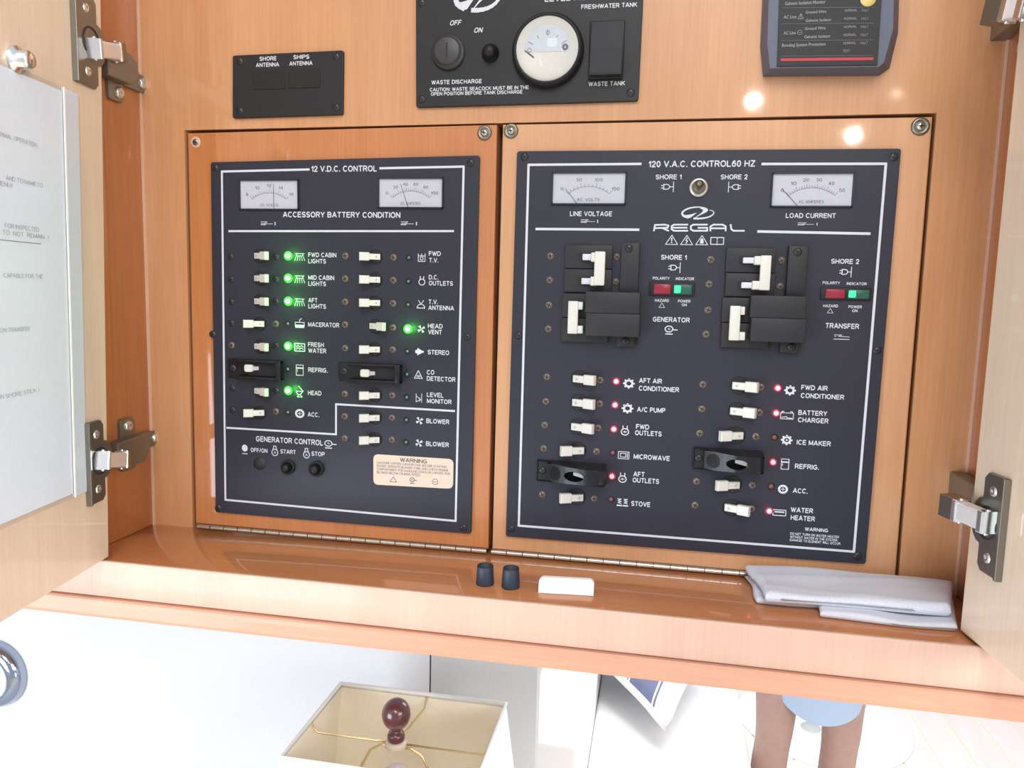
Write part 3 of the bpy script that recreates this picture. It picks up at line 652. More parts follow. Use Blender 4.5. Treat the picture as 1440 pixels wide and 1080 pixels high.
rowsL = [(360, 1, 'light', [('FWD CABIN', 433.5, 473, 358.5), ('LIGHTS', 433.5, 458.5, 367.3)]),
 (391.5, 1, 'light', [('MID CABIN', 433.5, 470, 390.5), ('LIGHTS', 433.5, 458.5, 399)]),
 (423.8, 1, 'light', [('AFT', 433.5, 446.5, 422.3), ('LIGHTS', 433.5, 458.5, 430.8)]),
 (455.3, 0, 'macerator', [('MACERATOR', 433.3, 477, 456.8)]),
 (487, 1, 'water', [('FRESH', 433, 455.5, 484.8), ('WATER', 433.5, 458.7, 493.2)]),
 (519, None, 'fridge', [('REFRIG.', 433.5, 461, 520.5)]),
 (549.5, 1, 'head', [('HEAD', 433, 452, 552.7)]),
 (580, 0, 'acc', [('ACC.', 432.7, 449, 583)])]
sy = [361, 392.8, 424.5, 454.5, 485.5, 516, 546, 576.5]; sr = [361, 392.5, 424, 455.5, 486.3, None, 549, 578.7]
for i, (y, on, ic, tx) in enumerate(rowsL):
    xo = 324.5 + (2.5 * i / 7)
    if i != 5: screw(dc, xo, sy[i], 'dark' if i not in (4,) else 'bronze')
    if sr[i]: screw(dc, 388, sr[i], 'bronze' if i in (3, 7) else 'dark')
    if on is not None: breaker(dc, 366, y, on)
    led(dc, 405, y - .2, 'g' if on else 'go')
    legend(dc, tx, (ic, 421.5, y + (1.5 if i != 3 else 0), 7, 6.5))
rowsR = [(361.3, 0, 'tv', [('FWD', 603, 620, 356.6), ('T.V.', 603.3, 616.5, 366)], 593),
 (393.5, 0, 'plugdc', [('D.C.', 603, 616.5, 389.9), ('OUTLETS', 603, 637, 398.4)], 593.3),
 (426, 0, 'antenna', [('T.V.', 602.5, 616, 424.5), ('ANTENNA', 602.3, 638.5, 433)], 592),
 (460, 1, 'fan', [('HEAD', 601.7, 622.5, 458.6), ('VENT', 602, 621.5, 467)], 592.6),
 (491.3, 0, 'speaker', [('STEREO', 601.4, 631.8, 495.6)], 590),
 (523.5, None, 'co', [('CO', 600.2, 610.8, 523.6), ('DETECTOR', 600.2, 640.5, 533)], 588.3),
 (555.5, 0, 'level', [('LEVEL', 600.3, 623.8, 555.4), ('MONITOR', 600.3, 635, 564.5)], 588.8),
 (587, 0, 'fan', [('BLOWER', 599.4, 631.8, 592.6)], 590),
 (618, 0, 'fan', [('BLOWER', 599, 631.2, 624.7)], 589.3)]
for i, (y, on, ic, tx, ix) in enumerate(rowsR):
    t = i / 8
    if i != 5:
        screw(dc, 485.7 - t, y - 1.5 + (0 if i != 3 else -2)); screw(dc, 553.3 - 2.3 * t, y + .6)
        breaker(dc, 528.3 - .8 * t, y + (-1.5 if on else 0), on)
    led(dc, 575 - 4 * t, y + 1.8 * (1 if i else .5) + t * 2, 'g' if on else 'go')
    legend(dc, tx, (ic, ix, y + 1.5 + 3.5 * t, 6, 6))
# long black slide guards with a small grey-white lever (REFRIG. and CO DETECTOR)
def slide_guard(panel, px0, px1, py0, py1, kx, ky, lab):
    a = P(px0, py0, YP); c = P(px1, py1, YP); b = MB(); x0, x1, z1, z0 = a.x, c.x, a.z, c.z; h = z1 - z0
    b.box((x0, YP - .0016, z0), (x1, YP, z1), GLOSSBLK, .0006)
    b.box((x0 + .011, YP - .0075, z1 - h * .14), (x1, YP - .0014, z1), GLOSSBLK, .0005)
    b.box((x0 + .011, YP - .0075, z0), (x1, YP - .0014, z0 + h * .14), GLOSSBLK, .0005)
    b.box((x1 - .005, YP - .0085, z0), (x1, YP - .0014, z1), GLOSSBLK, .0006)
    g = b.build('switch_guard', panel, lab)
    MB().box((x0 + .022, YP - .0024, z0 + h * .18), (x1 - .006, YP - .0015, z1 - h * .18), BLK2).build('slide_plate', g)
    k = P(kx, ky, YP - .006); b = MB()
    b.prism(rrect([(k.x - .0042, k.y, k.z + .0034), (k.x + .0042, k.y, k.z + .0034), (k.x + .0042, k.y, k.z - .0034), (k.x - .0042, k.y, k.z - .0034)], .002), (0, .003, 0), LEV, .0006)
    b.prism([(k.x + .004, k.y + .001, k.z + .0018), (k.x + .0085, k.y + .0035, k.z + .0016), (k.x + .0085, k.y + .0035, k.z - .0016), (k.x + .004, k.y + .001, k.z - .0018)], (0, .0015, 0), LEVG)
    b.build('toggle_lever', g)
    o = bpy.data.objects.new('guard_screw', screw_mesh('plate')); COL.objects.link(o); o.parent = g; o.location = (x0 + .0055, YP - .0016, (z0 + z1) / 2)
slide_guard(dc, 321, 400, 503.5, 534.5, 349, 518, 'black slide guard over the refrigerator switch')
slide_guard(dc, 476.5, 566, 508.5, 539, 512.5, 525, 'black slide guard over the CO detector switch')
for x, y in ((662, 229), (302.5, 236), (657, 474), (651.5, 742.3), (306.8, 714.5), (299, 470)): screw(dc, x, y, 'plate')
legend(dc, [('GENERATOR CONTROL', 360, 454.3, 619.8, 7.8)], ('generator', 463.5, 624.6, 8.5, 6.5))
legend(dc, [('OFF/ON', 352.5, 376, 633.3, 6)], ('bulbon', 344.3, 631.4, 5.5, 6.5))
legend(dc, [('START', 394.3, 416, 635.3, 6)], ('drop', 386.5, 634.4, 7, 7.5))
legend(dc, [('STOP', 438, 456.6, 638.4, 6.3)], ('drop', 431, 637.7, 7, 7.5))
for x, y, r in ((405.5, 656.7, .0068), (445.5, 659, .0072)):
    c = P(x, y, YP); bb = MB(); bb.lathe(c, (0, -1, 0), [(r, 0), (r, .0022), (r * .82, .0030), (r * .74, .0012), (.0001, .0012)], BLK2, 24)
    o = bb.build('push_button', dc); MB().lathe(c - Vector((0, .0012, 0)), (0, -1, 0), [(r * .52, 0), (r * .52, .006), (r * .4, .0068), (.0001, .007)], BLKD, 20).build('plunger', o)
c = P(365, 652, YP); MB().lathe(c, (0, -1, 0), [(.0062, 0), (.006, .0005), (.0001, .0006)], BLK3, 20).build('blanking_plug', dc)
# cream warning sticker
st = MB().prism(rrect(quad([(525, 638.5), (637.8, 645.8), (637, 687.5), (525, 681.4)], YP - .0005), .005, 5), (0, .0005, 0), CREAM).build('warning_sticker', dc, 'cream warning sticker below the blower switches')
b = MB(); Ys = YP - .0007
ptext(b, 'WARNING', 562.6, 600.6, 647.8, 5.6, Ys, INKD, .01)
for k, (s_, x1) in enumerate((('GASOLINE VAPORS CAN EXPLODE. BEFORE STARTING', 628), ('ENGINE, OPERATE BLOWER 4 MIN. AND CHECK ENGINE', 630.5), ('COMPARTMENT FOR GASOLINE LEAKS OR VAPORS. RUN', 633), ('BLOWER BELOW CRUISING SPEED.', 592))):
    ptext(b, s_, 530, x1, 653.5 + 4.7 * k - (1.5 if k == 3 else 0), 3.3, Ys, INK, .0)
icon(b, 'tri', 553, 674.5, 4.5, 4.5, Ys, INK); icon(b, 'generator', 580.5, 675.5, 5, 5, Ys, INK); icon(b, 'ring', 612, 677.5, 5, 5, Ys, INK)
b.build('sticker_print', st)

# ---- right: 120 V AC panel
ac = thing('control_panel', 'larger black 120 V.A.C. control panel with red lamps on the right access door', 'control panel', (0, 0, 0)); ac_ref[0] = ac
plate(ac, [(727, 212.4), (1267.6, 208.8), (1217.5, 793.6), (711, 754.4)], YP, BLK, .0031)
b = MB()
pline(b, [(901, 230.5), (743.3, 231.8), (729.5, 739.2), (1200.8, 775.8), (1245.8, 230.3), (1072, 230.6)], 3.3, YT)
pline(b, [(754, 322), (898, 323)], 3.4, YT); pline(b, [(1066, 325.5), (1223, 328.6)], 3.4, YT)
b.build('border_line', ac)
legend(ac, [('120 V.A.C. CONTROL60 HZ', 912, 1062, 230.3, 9.2)], name='title')
legend(ac, [('SHORE 1', 922, 958.5, 248.8, 7)], ('plug', 938.5, 262.7, 10, 8))
legend(ac, [('SHORE 2', 1013.5, 1051.3, 248.8, 7)], ('plugr', 1033, 263, 10, 8))
meter(ac, 778.5, 878, 244.3, 286.3, ['0', '50', '100', '150'], 'AC VOLTS', (.34, 0, .17, .52), 'white AC line voltage meter', 0)
meter(ac, 1087.5, 1196.5, 245, 289.8, ['0', '10', '20', '30', '40', '50'], 'AC AMPERES', (.33, 0, .12, .54), 'white AC load current meter', 0)
legend(ac, [('LINE VOLTAGE', 801.5, 860.8, 300.6, 7)]); legend(ac, [], ('dcv', 830, 310.8, 13, 3.8))
legend(ac, [('LOAD CURRENT', 1105, 1175.5, 303.2, 7)]); legend(ac, [], ('dcv', 1137, 314.8, 15, 3.2))
# chrome toggle switch
c = P(982.5, 264, YP); t = MB().lathe(c, (0, -1, 0), [(.0076, 0), (.0076, .0012), (.0070, .0020), (.0052, .0022), (.0048, .0012), (.0001, .0010)], STL, 28).build('toggle_switch', ac, 'round chrome toggle switch between shore labels')
MB().lathe(c, (0, -1, .15), [(.0022, 0), (.0024, .006), (.0030, .010), (.0030, .0125), (.0018, .0142), (.0001, .0146)], NKL, 18).build('bat_handle', t)
# logo and lettering
b = MB(); icon(b, 'logo', 981.5, 299.8, 23.5, 8.6, YT); b.build('ellipse_logo', ac)
b = MB()
def glyph(strokes, x0, x1, yc, h, Y, w):
    for s_ in strokes:
        for i in range(len(s_) - 1):
            a = P(x0 + (x1 - x0) * s_[i][0], yc - h * (s_[i][1] - .5), Y); e = P(x0 + (x1 - x0) * s_[i + 1][0], yc - h * (s_[i + 1][1] - .5), Y); stroke(b, a, e, w, WHT)
W_ = .0013; gy = 320.2; gh = 8.6
glyph([[(0, 0), (.08, .95), (.75, 1), (1, .85), (.95, .5), (.1, .42)], [(.6, .42), (1.0, 0)]], 919.5, 940, gy, gh, YT, W_)
glyph([[(1, 1), (.15, 1), (0, .75), (0, .25), (.15, 0), (1, 0)], [(0, .5), (.95, .5)]], 944.5, 967, gy, gh, YT, W_)
glyph([[(1, 1), (.15, 1), (0, .75), (0, .25), (.15, 0), (1, 0), (1, .48), (.45, .48)]], 971.5, 994.5, gy, gh, YT, W_)
glyph([[(0, 0), (0, .7), (.2, 1), (.8, 1), (1, .7), (1, 0)], [(0, .4), (1, .4)]], 999, 1020.5, gy, gh, YT, W_)
glyph([[(0, 1), (.05, .25), (.2, 0), (1, 0)]], 1027.5, 1046.5, gy, gh, YT, W_)
b.build('brand_lettering', ac)
b = MB(); icon(b, 'warn', 944.6, 337.7, 8.5, 7, YT); icon(b, 'bolt', 965.7, 338, 8.5, 7, YT); icon(b, 'hand', 987, 338.2, 8.5, 7, YT); icon(b, 'book', 1008.5, 338.8, 9, 6, YT); b.build('warning_symbols', ac)

# main breakers with sliding lock cover
def main_breaker(D, lab):
    B1, SP, B2, strip, cover, foot, scr, n1, bar1, n2, bar2 = D
    Yb = YP - .0042
    b = MB()
    def rect(x0, y0, x1, y1, Yf, dep, m, bev=.0004):
        q = quad([(x0, y0), (x1, y0), (x1, y1), (x0, y1)], Yf); xa = (q[0].x + q[3].x) / 2; xb = (q[1].x + q[2].x) / 2; za = (q[0].z + q[1].z) / 2; zb = (q[2].z + q[3].z) / 2
        return (xa, Yf, zb), (xb, Yf + dep, za)
    a, c_ = rect(B1[0], B1[1], B1[2], SP - .5, Yb, .0042, BLK3); b.box(a, c_, BLK3, .0004)
    a, c_ = rect(B1[0] - 1, SP + .5, B1[2] - 1, B1[3], Yb, .0042, BLK3); b.box(a, c_, BLK3, .0004)
    root = b.build('main_breaker', ac, lab)
    b = MB(); mid = (B2[1] + B2[3]) / 2
    a, c_ = rect(B2[0] + .5, B2[1], B2[2], mid - .5, Yb, .0042, BLK3); b.box(a, c_, BLK3, .0004)
    a, c_ = rect(B2[0] - .5, mid + .5, B2[2] - 1, B2[3], Yb, .0042, BLK3); b.box(a, c_, BLK3, .0004)
    b.build('lower_body', root)
    # lever slots (dark) and white tie bar handles
    b = MB()
    for n in (n1, n2):
        a, c_ = rect(n[0] - 6, n[1] - 2, n[2] + 2, n[3] + 2, Yb - .0001, .0004, BLKD); b.box(a, c_, BLKD)
    b.build('lever_slot', root)
    b = MB()
    for n in (n1, n2):
        a, c_ = rect(n[0], n[1], n[2] + 2, n[3], Yb - .0045, .004, LEVG); b.box(a, c_, mat('pale_lever', (.62, .64, .72), .35), .0006)
        a, c_ = rect(n[2] - 3, n[1] - 2, bar1[0] + 3, n[3] + 2, Yb - .0085, .008, LEV); b.box(a, c_, LEV, .0007)
    a, c_ = rect(*bar1, Yb - .0095, .004, LEV); b.box(a, c_, LEV, .0008)
    b.build('upper_tie_handle', root)
    b = MB(); a, c_ = rect(*bar2, Yb - .0095, .004, LEV); b.box(a, c_, LEV, .0008)
    hgt = bar2[3] - bar2[1]
    for y in (bar2[1], bar2[3] - hgt * .27):
        a, c_ = rect(bar2[0] + 6, y + 1, bar2[2] + 7, y + hgt * .26, Yb - .0080, .007, LEV); b.box(a, c_, LEV, .0007)
    b.build('lower_tie_handle', root)
    # slide: strip, cover, foot
    b = MB(); a, c_ = rect(*strip, YP - .0065, .0062, BLK); b.box(a, c_, BLK3, .0005); b.build('lock_slide', root)
    b = MB(); a, c_ = rect(*foot, YP - .0045, .0042, BLK); b.box(a, c_, BLK3, .0005); b.build('lock_foot', root)
    b = MB(); ymid = (cover[1] + cover[3]) / 2 - 1
    a, c_ = rect(cover[0], cover[1], cover[2], ymid, YP - .016, .0155, BLK); b.box(a, c_, BLK3, .0006)
    a, c_ = rect(cover[0] + .3, ymid, cover[2] - .5, cover[3], YP - .0165, .016, BLK); b.box(a, c_, BLK3, .0006)
    b.build('lock_cover', root)
    for (x, y), Yk in zip(scr, (YP - .0066, YP - .0046)):
        c = P(x, y, Yk); o = bpy.data.objects.new('lock_screw', screw_mesh('plate')); COL.objects.link(o); o.parent = root; o.location = c
main_breaker(((794.2, 344.6, 861, 411), 378, (790, 413, 856, 481.3), (872.5, 341.2, 898.5, 412), (823, 410.5, 900, 473.5), (867, 472, 893, 487.5), [(884.3, 349.2), (879.8, 479.7)],
    (819, 357, 834, 366), (835.5, 353.5, 850.5, 401.5), (817.5, 391, 833, 399.8), (798.3, 423.3, 812.5, 469.5)), 'double main breaker beside the generator label')
main_breaker(((1021, 348.5, 1090.7, 417), 383.7, (1014.6, 418.8, 1082, 489.4), (1107.5, 345.6, 1135, 417), (1055.5, 415.8, 1134, 481.5), (1097, 480, 1124.5, 496.2), [(1121.8, 354.3), (1113, 488)],
    (1045, 362, 1064, 370.3), (1069, 359, 1084, 408.3), (1042.6, 397, 1061, 405.4), (1026, 430, 1041, 479)), 'double main breaker beside the transfer label')
for x, y in ((774, 360), (773, 394), (772, 429), (771, 462.5), (867.6, 361.5), (866, 396.6), (999.5, 365), (997.3, 399.6), (995.8, 436), (993, 470), (1099, 366.4), (1097, 403)): screw(ac, x, y)
# shore indicators
def shore(px0, py0, px1, py1, red, grn, lab):
    a = P(px0, py0, YP); c_ = P(px1, py1, YP); b = MB(); b.box((a.x, YP - .0015, c_.z), (c_.x, YP, a.z), BLK2, .0005)
    root = b.build('polarity_indicator', ac, lab)
    h = (a.z - c_.z) * .14
    ra = P(red[0], py0, YP).x; rb = P(red[1], py0, YP).x; ga = P(grn[0], py0, YP).x; gb = P(grn[1], py0, YP).x
    MB().box((ra, YP - .0026, c_.z + h), (rb, YP - .0014, a.z - h), REDW, .0006).build('red_window', root)
    g = MB().box((ga, YP - .0026, c_.z + h), (gb, YP - .0014, a.z - h), GRNW, .0006).build('green_window', root)
    MB().box((ga + .0006, YP - .0029, c_.z + h * 1.6), (ga + .0058, YP - .0025, a.z - h * 1.6), GRNG, .0006).build('lit_digit', root)
shore(913.5, 396.5, 976.5, 417, (920, 943.5), (947.5, 973.5), 'red and green polarity indicator under Shore 1')
shore(1154, 404, 1224, 423, (1161, 1188), (1192, 1222.5), 'red and green polarity indicator under Shore 2')
legend(ac, [('SHORE 1', 929.5, 965.7, 361.9, 7)], ('plug', 948.3, 376.3, 9.5, 8))
legend(ac, [('POLARITY', 918, 941.5, 391.3, 4), ('INDICATOR', 950.5, 976, 392, 4)])
legend(ac, [('HAZARD', 921, 940.7, 422.6, 4), ('POWER', 953.5, 971, 423.5, 4), ('ON', 958.7, 965.8, 428.7, 4)], ('tri', 930.7, 429.6, 4, 4))
legend(ac, [('GENERATOR', 918, 970, 449.5, 7)], ('generator', 942.5, 463.8, 9, 7))
legend(ac, [('SHORE 2', 1168.8, 1208.3, 367.6, 7)], ('plug', 1189, 382.4, 9.5, 8))
legend(ac, [('POLARITY', 1156.8, 1181.2, 397.7, 4), ('INDICATOR', 1190.6, 1218.7, 399, 4)])
legend(ac, [('HAZARD', 1157.6, 1178.6, 430.2, 4), ('POWER', 1193.2, 1212, 431.5, 4), ('ON', 1198.4, 1206, 437, 4)], ('tri', 1167.5, 437.3, 4, 4))
legend(ac, [('TRANSFER', 1160.8, 1208.2, 458.4, 7.4)], ('transfer', 1183.5, 474.7, 11, 6))
# lower breakers
acL = [((769, 530), (844, 534.6), (866.6, 536.4), (815.3, 532.7), 1, 'r', ('gear', 884.3, 539.3), [('AFT AIR', 898.7, 931, 535.6), ('CONDITIONER', 898.3, 955, 547)]),
 ((767.5, 564.5), (843.3, 567.7), (865, 569.6), (814.3, 566), 1, 'r', ('gear', 882.4, 574.3), [('A/C PUMP', 896, 935.7, 576.5)]),
 ((766, 597.8), (841, 601.7), (863.3, 603.6), (812.8, 600), 1, 'r', ('plugac', 878.9, 606), [('FWD', 894.4, 913, 600.2), ('OUTLETS', 893, 930.5, 609.4)]),
 ((764.7, 630.7), (839, 635), (861.8, 636.7), (812.4, 633), 0, 'ro', ('microwave', 877, 640.2), [('MICROWAVE', 891, 942, 643.3)]),
 (None, None, (860.4, 670), None, None, 'r', ('plugac', 875.4, 672.4), [('AFT', 890.7, 906.7, 666.9), ('OUTLETS', 889.6, 927, 676)]),
 ((762.6, 695.4), (835.7, 701), (859.4, 702), (811.3, 698.7), 0, 'ro', ('stove', 875.8, 706.5), [('STOVE', 887.6, 914.6, 708.8)])]
acR = [((988.5, 540.6), (1069.8, 544.4), (1094, 545.8), (1039.6, 542.3), 1, 'r', ('gear', 1111, 549), [('FWD AIR', 1126.8, 1164, 545.4), ('CONDITIONER', 1126, 1187.2, 557.4)]),
 ((987, 575), (1067.7, 580), (1091.7, 581), (1036.5, 578), 1, 'r', ('battery', 1106.7, 584.6), [('BATTERY', 1122.6, 1163.2, 580.9), ('CHARGER', 1122, 1165, 591.2)]),
 ((984, 609.4), (1063, 614), (1089, 615), (1035, 612), 0, 'ro', ('ice', 1106.3, 618.8), [('ICE MAKER', 1120.4, 1168.4, 623)]),
 (None, None, (1087, 650), None, None, 'r', ('fridge', 1104, 652.7), [('REFRIG.', 1117.8, 1152, 656.4)]),
 ((979.6, 677), (1058, 682), (1084.4, 683.8), (1030, 681), 0, 'ro', ('acc', 1101, 688), [('ACC.', 1115, 1136, 690.3)]),
 ((977.5, 710.4), (1056.7, 715.6), (1081.9, 718.8), (1028.5, 713.5), 1, 'r', ('heater', 1096, 721), [('WATER', 1112, 1143.4, 717.6), ('HEATER', 1111.8, 1146, 728.8)])]
for rows in (acL, acR):
    for s1, s2, lp, hp, on, lk, ic, tx in rows:
        if s1: screw(ac, *s1); screw(ac, *s2); breaker(ac, *hp, on)
        led(ac, *lp, lk); legend(ac, [(*t_, 7) for t_ in tx], (ic[0], ic[1], ic[2], 7.5 if ic[0] not in ('heater', 'battery') else 9, 6.5))
legend(ac, [('WARNING', 1131.8, 1164.7, 745, 5.2)])
legend(ac, [('DO NOT TURN ON WATER HEATER', 1111, 1180, 752.8, 3.6), ('WITHOUT WATER IN THE SYSTEM.', 1111, 1178.5, 757.3, 3.6), ('DAMAGE TO ELEMENT WILL OCCUR.', 1110.6, 1183, 761.9, 3.6)])
for x, y in ((737.5, 220.6), (1256.6, 220.8), (729, 471.7), (1233.8, 493), (1205.8, 782.2), (719, 744)): screw(ac, x, y, 'plate')
# bowed black guards with an oval hole
def bow_guard(xa, xb, zc_px, kx, lab):
    """bowed shell: flat tongue with screw at the left, rising to a tall right end"""
    x0 = P(xa, zc_px, YP).x; x1 = P(xb, zc_px, YP - .016).x; zc = P((xa + xb) / 2, zc_px, YP - .006).z; hz = .0092; L_ = x1 - x0
    def hf(y): return hz - .0026 * y / .0184
    prof = [(0, .0012), (.10, .0030), (.22, .0062), (.36, .0098), (.52, .0128), (.68, .0142), (.84, .0143), (.94, .0138), (1.0, .0118)]
    prof = [(0, .0018), (.14, .0045), (.16, .0045), (.3, .0095), (.45, .0138), (.6, .0168), (.75, .0184), (.9, .0184), (.97, .0172), (1.0, .0150)]
    ho = (kx - xa) / (xb - xa); hx = x0 + L_ * ho; hr = .0085; hv = .0043
    def yo(x):
        t = min(max((x - x0) / L_, 0), 1)
        for i in range(len(prof) - 1):
            if prof[i][0] <= t <= prof[i + 1][0]:
                u = (t - prof[i][0]) / (prof[i + 1][0] - prof[i][0]); return YP - (prof[i][1] * (1 - u) + prof[i + 1][1] * u)
        return YP - prof[-1][1]
    b = MB()
    # top and bottom crescent walls
    for sg in (1, -1):
        o = [(x0 + L_ * t, YP - y, zc + sg * hf(y)) for t, y in prof] + [(x0 + L_ * t, YP, zc + sg * hz) for t, y in prof]
        n_ = len(prof); b.fin(o, [(i, i + 1, n_ + i + 1, n_ + i) for i in range(n_ - 1)], BLK2, True)
    b.fin([(x1, YP - .0150, zc - hf(.0150)), (x1, YP - .0150, zc + hf(.0150)), (x1, YP, zc + hz), (x1, YP, zc - hz)], [(0, 1, 2, 3)], GLOSSBLK)
    # front skin as rings around the oval hole
    n = 40; inner = []; outer = []
    xs0 = x0 + L_ * .17
    for i in range(n):
        a = 2 * PI * i / n; ca, sa = math.cos(a), math.sin(a)
        inner.append((hx + hr * ca, zc - .0004 + hv * sa))
        # project on rectangle xs0..x1, zc+-hz
        tx = ((x1 - hx) if ca > 0 else (hx - xs0)) / max(abs(ca), 1e-6); tz = hz / max(abs(sa), 1e-6); t = min(tx, tz)
        outer.append((hx + ca * t, zc + sa * t))
    rings = []
    for k in range(6):
        f = k / 5; rings.append([(i_[0] * (1 - f) + o_[0] * f, i_[1] * (1 - f) + o_[1] * f) for i_, o_ in zip(inner, outer)])
    vs = [(x, yo(x), zc + (z - zc) * (1 + (hf(YP - yo(x)) / hz - 1) * (ri / 5))) for ri, r in enumerate(rings) for x, z in r]; fs = [(k * n + i, k * n + (i + 1) % n, (k + 1) * n + (i + 1) % n, (k + 1) * n + i) for k in range(5) for i in range(n)]
    b.fin(vs, fs, GLOSSBLK, True)
    vs = [(x, yo(x), z) for x, z in inner] + [(x, yo(x) + .004, z) for x, z in inner]
    b.fin(vs, [(i, (i + 1) % n, n + (i + 1) % n, n + i) for i in range(n)], GLOSSBLK, True)
    # left tongue, set back, with two raised side rims
    b.box((x0 + .0012, YP - .0018, zc - hz + .001), (xs0, YP, zc + hz - .001), BLK2)
    b.box((x0, YP - .0024, zc - hz), (x0 + .0009, YP, zc + hz), GLOSSBLK)
    b.box((xs0 - .0008, yo(xs0), zc - hz + .001), (xs0, YP, zc + hz - .001), GLOSSBLK)
    g = b.build('switch_guard', ac, lab)
    # finger grip: oval of fine ribs
    b = MB(); gx = xs0 + .0065
    for i in range(9):
        x = gx - .0044 + i * .0011; t = 1 - ((x - gx) / .0052) ** 2; hh = .0058 * math.sqrt(max(t, .02))
        b.box((x - .0003, yo(x) - .0005, zc - hh), (x + .0003, yo(x) + .0003, zc + hh), GLOSSBLK)
    b.build('grip_ribs', g)
    # breaker lever seen through the hole
    b = MB(); b.box((hx - .0085, YP - .001, zc - .006), (hx + .0085, YP - .0002, zc + .006), BLKD)
    b.build('recess', g)
    b = MB(); b.prism([(hx - .001, YP - .0105, zc + .0024), (hx + .0085, YP - .0115, zc + .0022), (hx + .0085, YP - .0115, zc - .0026), (hx - .001, YP - .0105, zc - .0004)], (0, .002, 0), LEV, .0004)
    b.build('toggle_lever', g)
    o = bpy.data.objects.new('guard_screw', screw_mesh('plate')); COL.objects.link(o); o.parent = g; o.location = ((x0 + xs0) / 2, YP - .0018, zc)
bow_guard(755, 851, 666, 809, 'bowed black guard over the aft outlets switch')
bow_guard(974, 1075, 648.5, 1036.7, 'bowed black guard over the refrigerator switch')

# ================================================================== SMALL PANELS ABOVE
an = thing('antenna_plate', 'small black SHORE / SHIPS ANTENNA plate at upper left of cabinet back', 'wall plate', (0, 0, 0))
plate(an, [(327, 78), (482.5, 70.5), (481.7, 161), (327, 166)], YP, BLKU, .0031, .0018)
for q in ([(354.5, 100.5), (400, 99.5), (400, 125), (354.5, 126)], [(405, 98), (449.5, 97), (449.5, 123), (405, 124)]):
    b = MB(); b.prism(rrect(quad(q, YP - .0006), .0012), (0, .0006, 0), BLKD, .0002); b.build('antenna_socket', an)
legend(an, [('SHORE', 365, 388.8, 82.3, 6), ('ANTENNA', 360, 392.5, 91, 6)]); legend(an, [('SHIPS', 412.5, 435, 80, 6), ('ANTENNA', 406.8, 439.5, 89, 6)])
for x, y in ((337, 86), (472.5, 79.5), (337, 155.5), (472.5, 151)): screw(an, x, y, 'plate')

wp = thing('tank_monitor_panel', 'black waste discharge panel with round white tank gauge, top centre', 'control panel', (0, 0, 0))
plate(wp, [(584.5, -70), (908, -78), (897.6, 141.8), (585, 151)], YP, BLKU, .0031, .0025)
legend(wp, [('WASTE DISCHARGE', 606.8, 677.5, 115, 6)]); legend(wp, [('CAUTION: WASTE SEACOCK MUST BE IN THE', 604.4, 743.5, 124.4, 5.2)]); legend(wp, [('OPEN POSITION BEFORE TANK DISCHARGE', 606, 734.7, 130.6, 5.2)])
legend(wp, [('WASTE TANK', 827.6, 878.8, 117.6, 6.4)]); legend(wp, [('FRESHWATER TANK', 817.4, 896, 8, 6.4)])
for s_, x0, x1, y, h in (('OFF', 633, 648.5, 32, 7.5), ('ON', 667, 678.7, 42.3, 7.5)):
    b = MB(); ptext(b, s_, x0, x1, y, h, YT, slant=.25); b.build('circuit_label', wp)
legend(wp, [('LEVEL MONITOR', 766, 862, -4.0, 9)])
b = MB(); icon(b, 'logo', 672, -5, 33, 22, YT); b.build('ellipse_logo', wp)
c = P(631, 74, YP); o = MB().lathe(c, (0, -1, 0), [(.0142, 0), (.0142, .0022), (.0128, .0034), (.0116, .0036), (.0112, .0062), (.0100, .0068), (.0001, .0068)], mat('key_barrel', (.04, .04, .045), .45), 32).build('key_switch', wp)
b = MB(); b.box((c.x - .0006, c.y - .0071, c.z - .006), (c.x + .0006, c.y - .0066, c.z + .006), BLKD, 0); b.build('key_slot', o)
c = P(690, 75, YP); MB().lathe(c, (0, -1, 0), [(.0072, 0), (.0072, .0018), (.0058, .003), (.0054, .007), (.0040, .0098), (.0001, .0106)], BLKD, 24).build('push_button', wp)
c = P(771, 72, YP); g = MB().lathe(c, (0, -1, 0), [(.0292, 0), (.0292, .004), (.0272, .0085), (.0258, .0088), (.0252, .0070)], BLK2, 48).build('round_gauge', wp, 'round white tank level gauge in black bezel')
b = MB(); b.lathe(c, (0, -1, 0), [(.0255, .0072), (.0238, .0074), (.0195, .0058), (.0001, .0056)], mat('gauge_white', (.60, .58, .54), .45), 48); b.build('gauge_face', g)
b = MB(); Yg = c.y - .0060
def arcpts(r, a0, a1, n=20): return [Vector((c.x + r * math.cos(math.radians(a0 + (a1 - a0) * i / n)), Yg, c.z + .0 + r * math.sin(math.radians(a0 + (a1 - a0) * i / n)))) for i in range(n + 1)]
b.fin([Vector((c.x, Yg + .0001, c.z - .002))] + [p + Vector((0, .0001, 0)) for p in arcpts(.0188, -8, 188, 24)], [tuple(range(26))], mat('gauge_dial', (.50, .55, .60), .45))
for a in (150, 122, 90, 58, 30):
    u = Vector((math.cos(math.radians(a)), 0, math.sin(math.radians(a)))); cc = Vector((c.x, Yg, c.z - .003)); L2 = .0045 if a in (150, 90, 30) else .0025
    stroke(b, cc + u * .0135, cc + u * (.0135 + L2), .0005, INK)
for x_, z_, r_, f in ((-.0145, -.0005, .0016, 0), (.0002, .0125, .0015, 0), (.0145, .001, .0017, 1)):
    for i in range(12):
        a = 2 * PI * i / 12; a2 = 2 * PI * (i + 1) / 12; q = Vector((c.x + x_, Yg, c.z + z_)); stroke(b, q + Vector((math.cos(a), 0, math.sin(a))) * r_, q + Vector((math.cos(a2), 0, math.sin(a2))) * r_, .0004 if not f else .0018, INK)
b.build('gauge_marks', g)
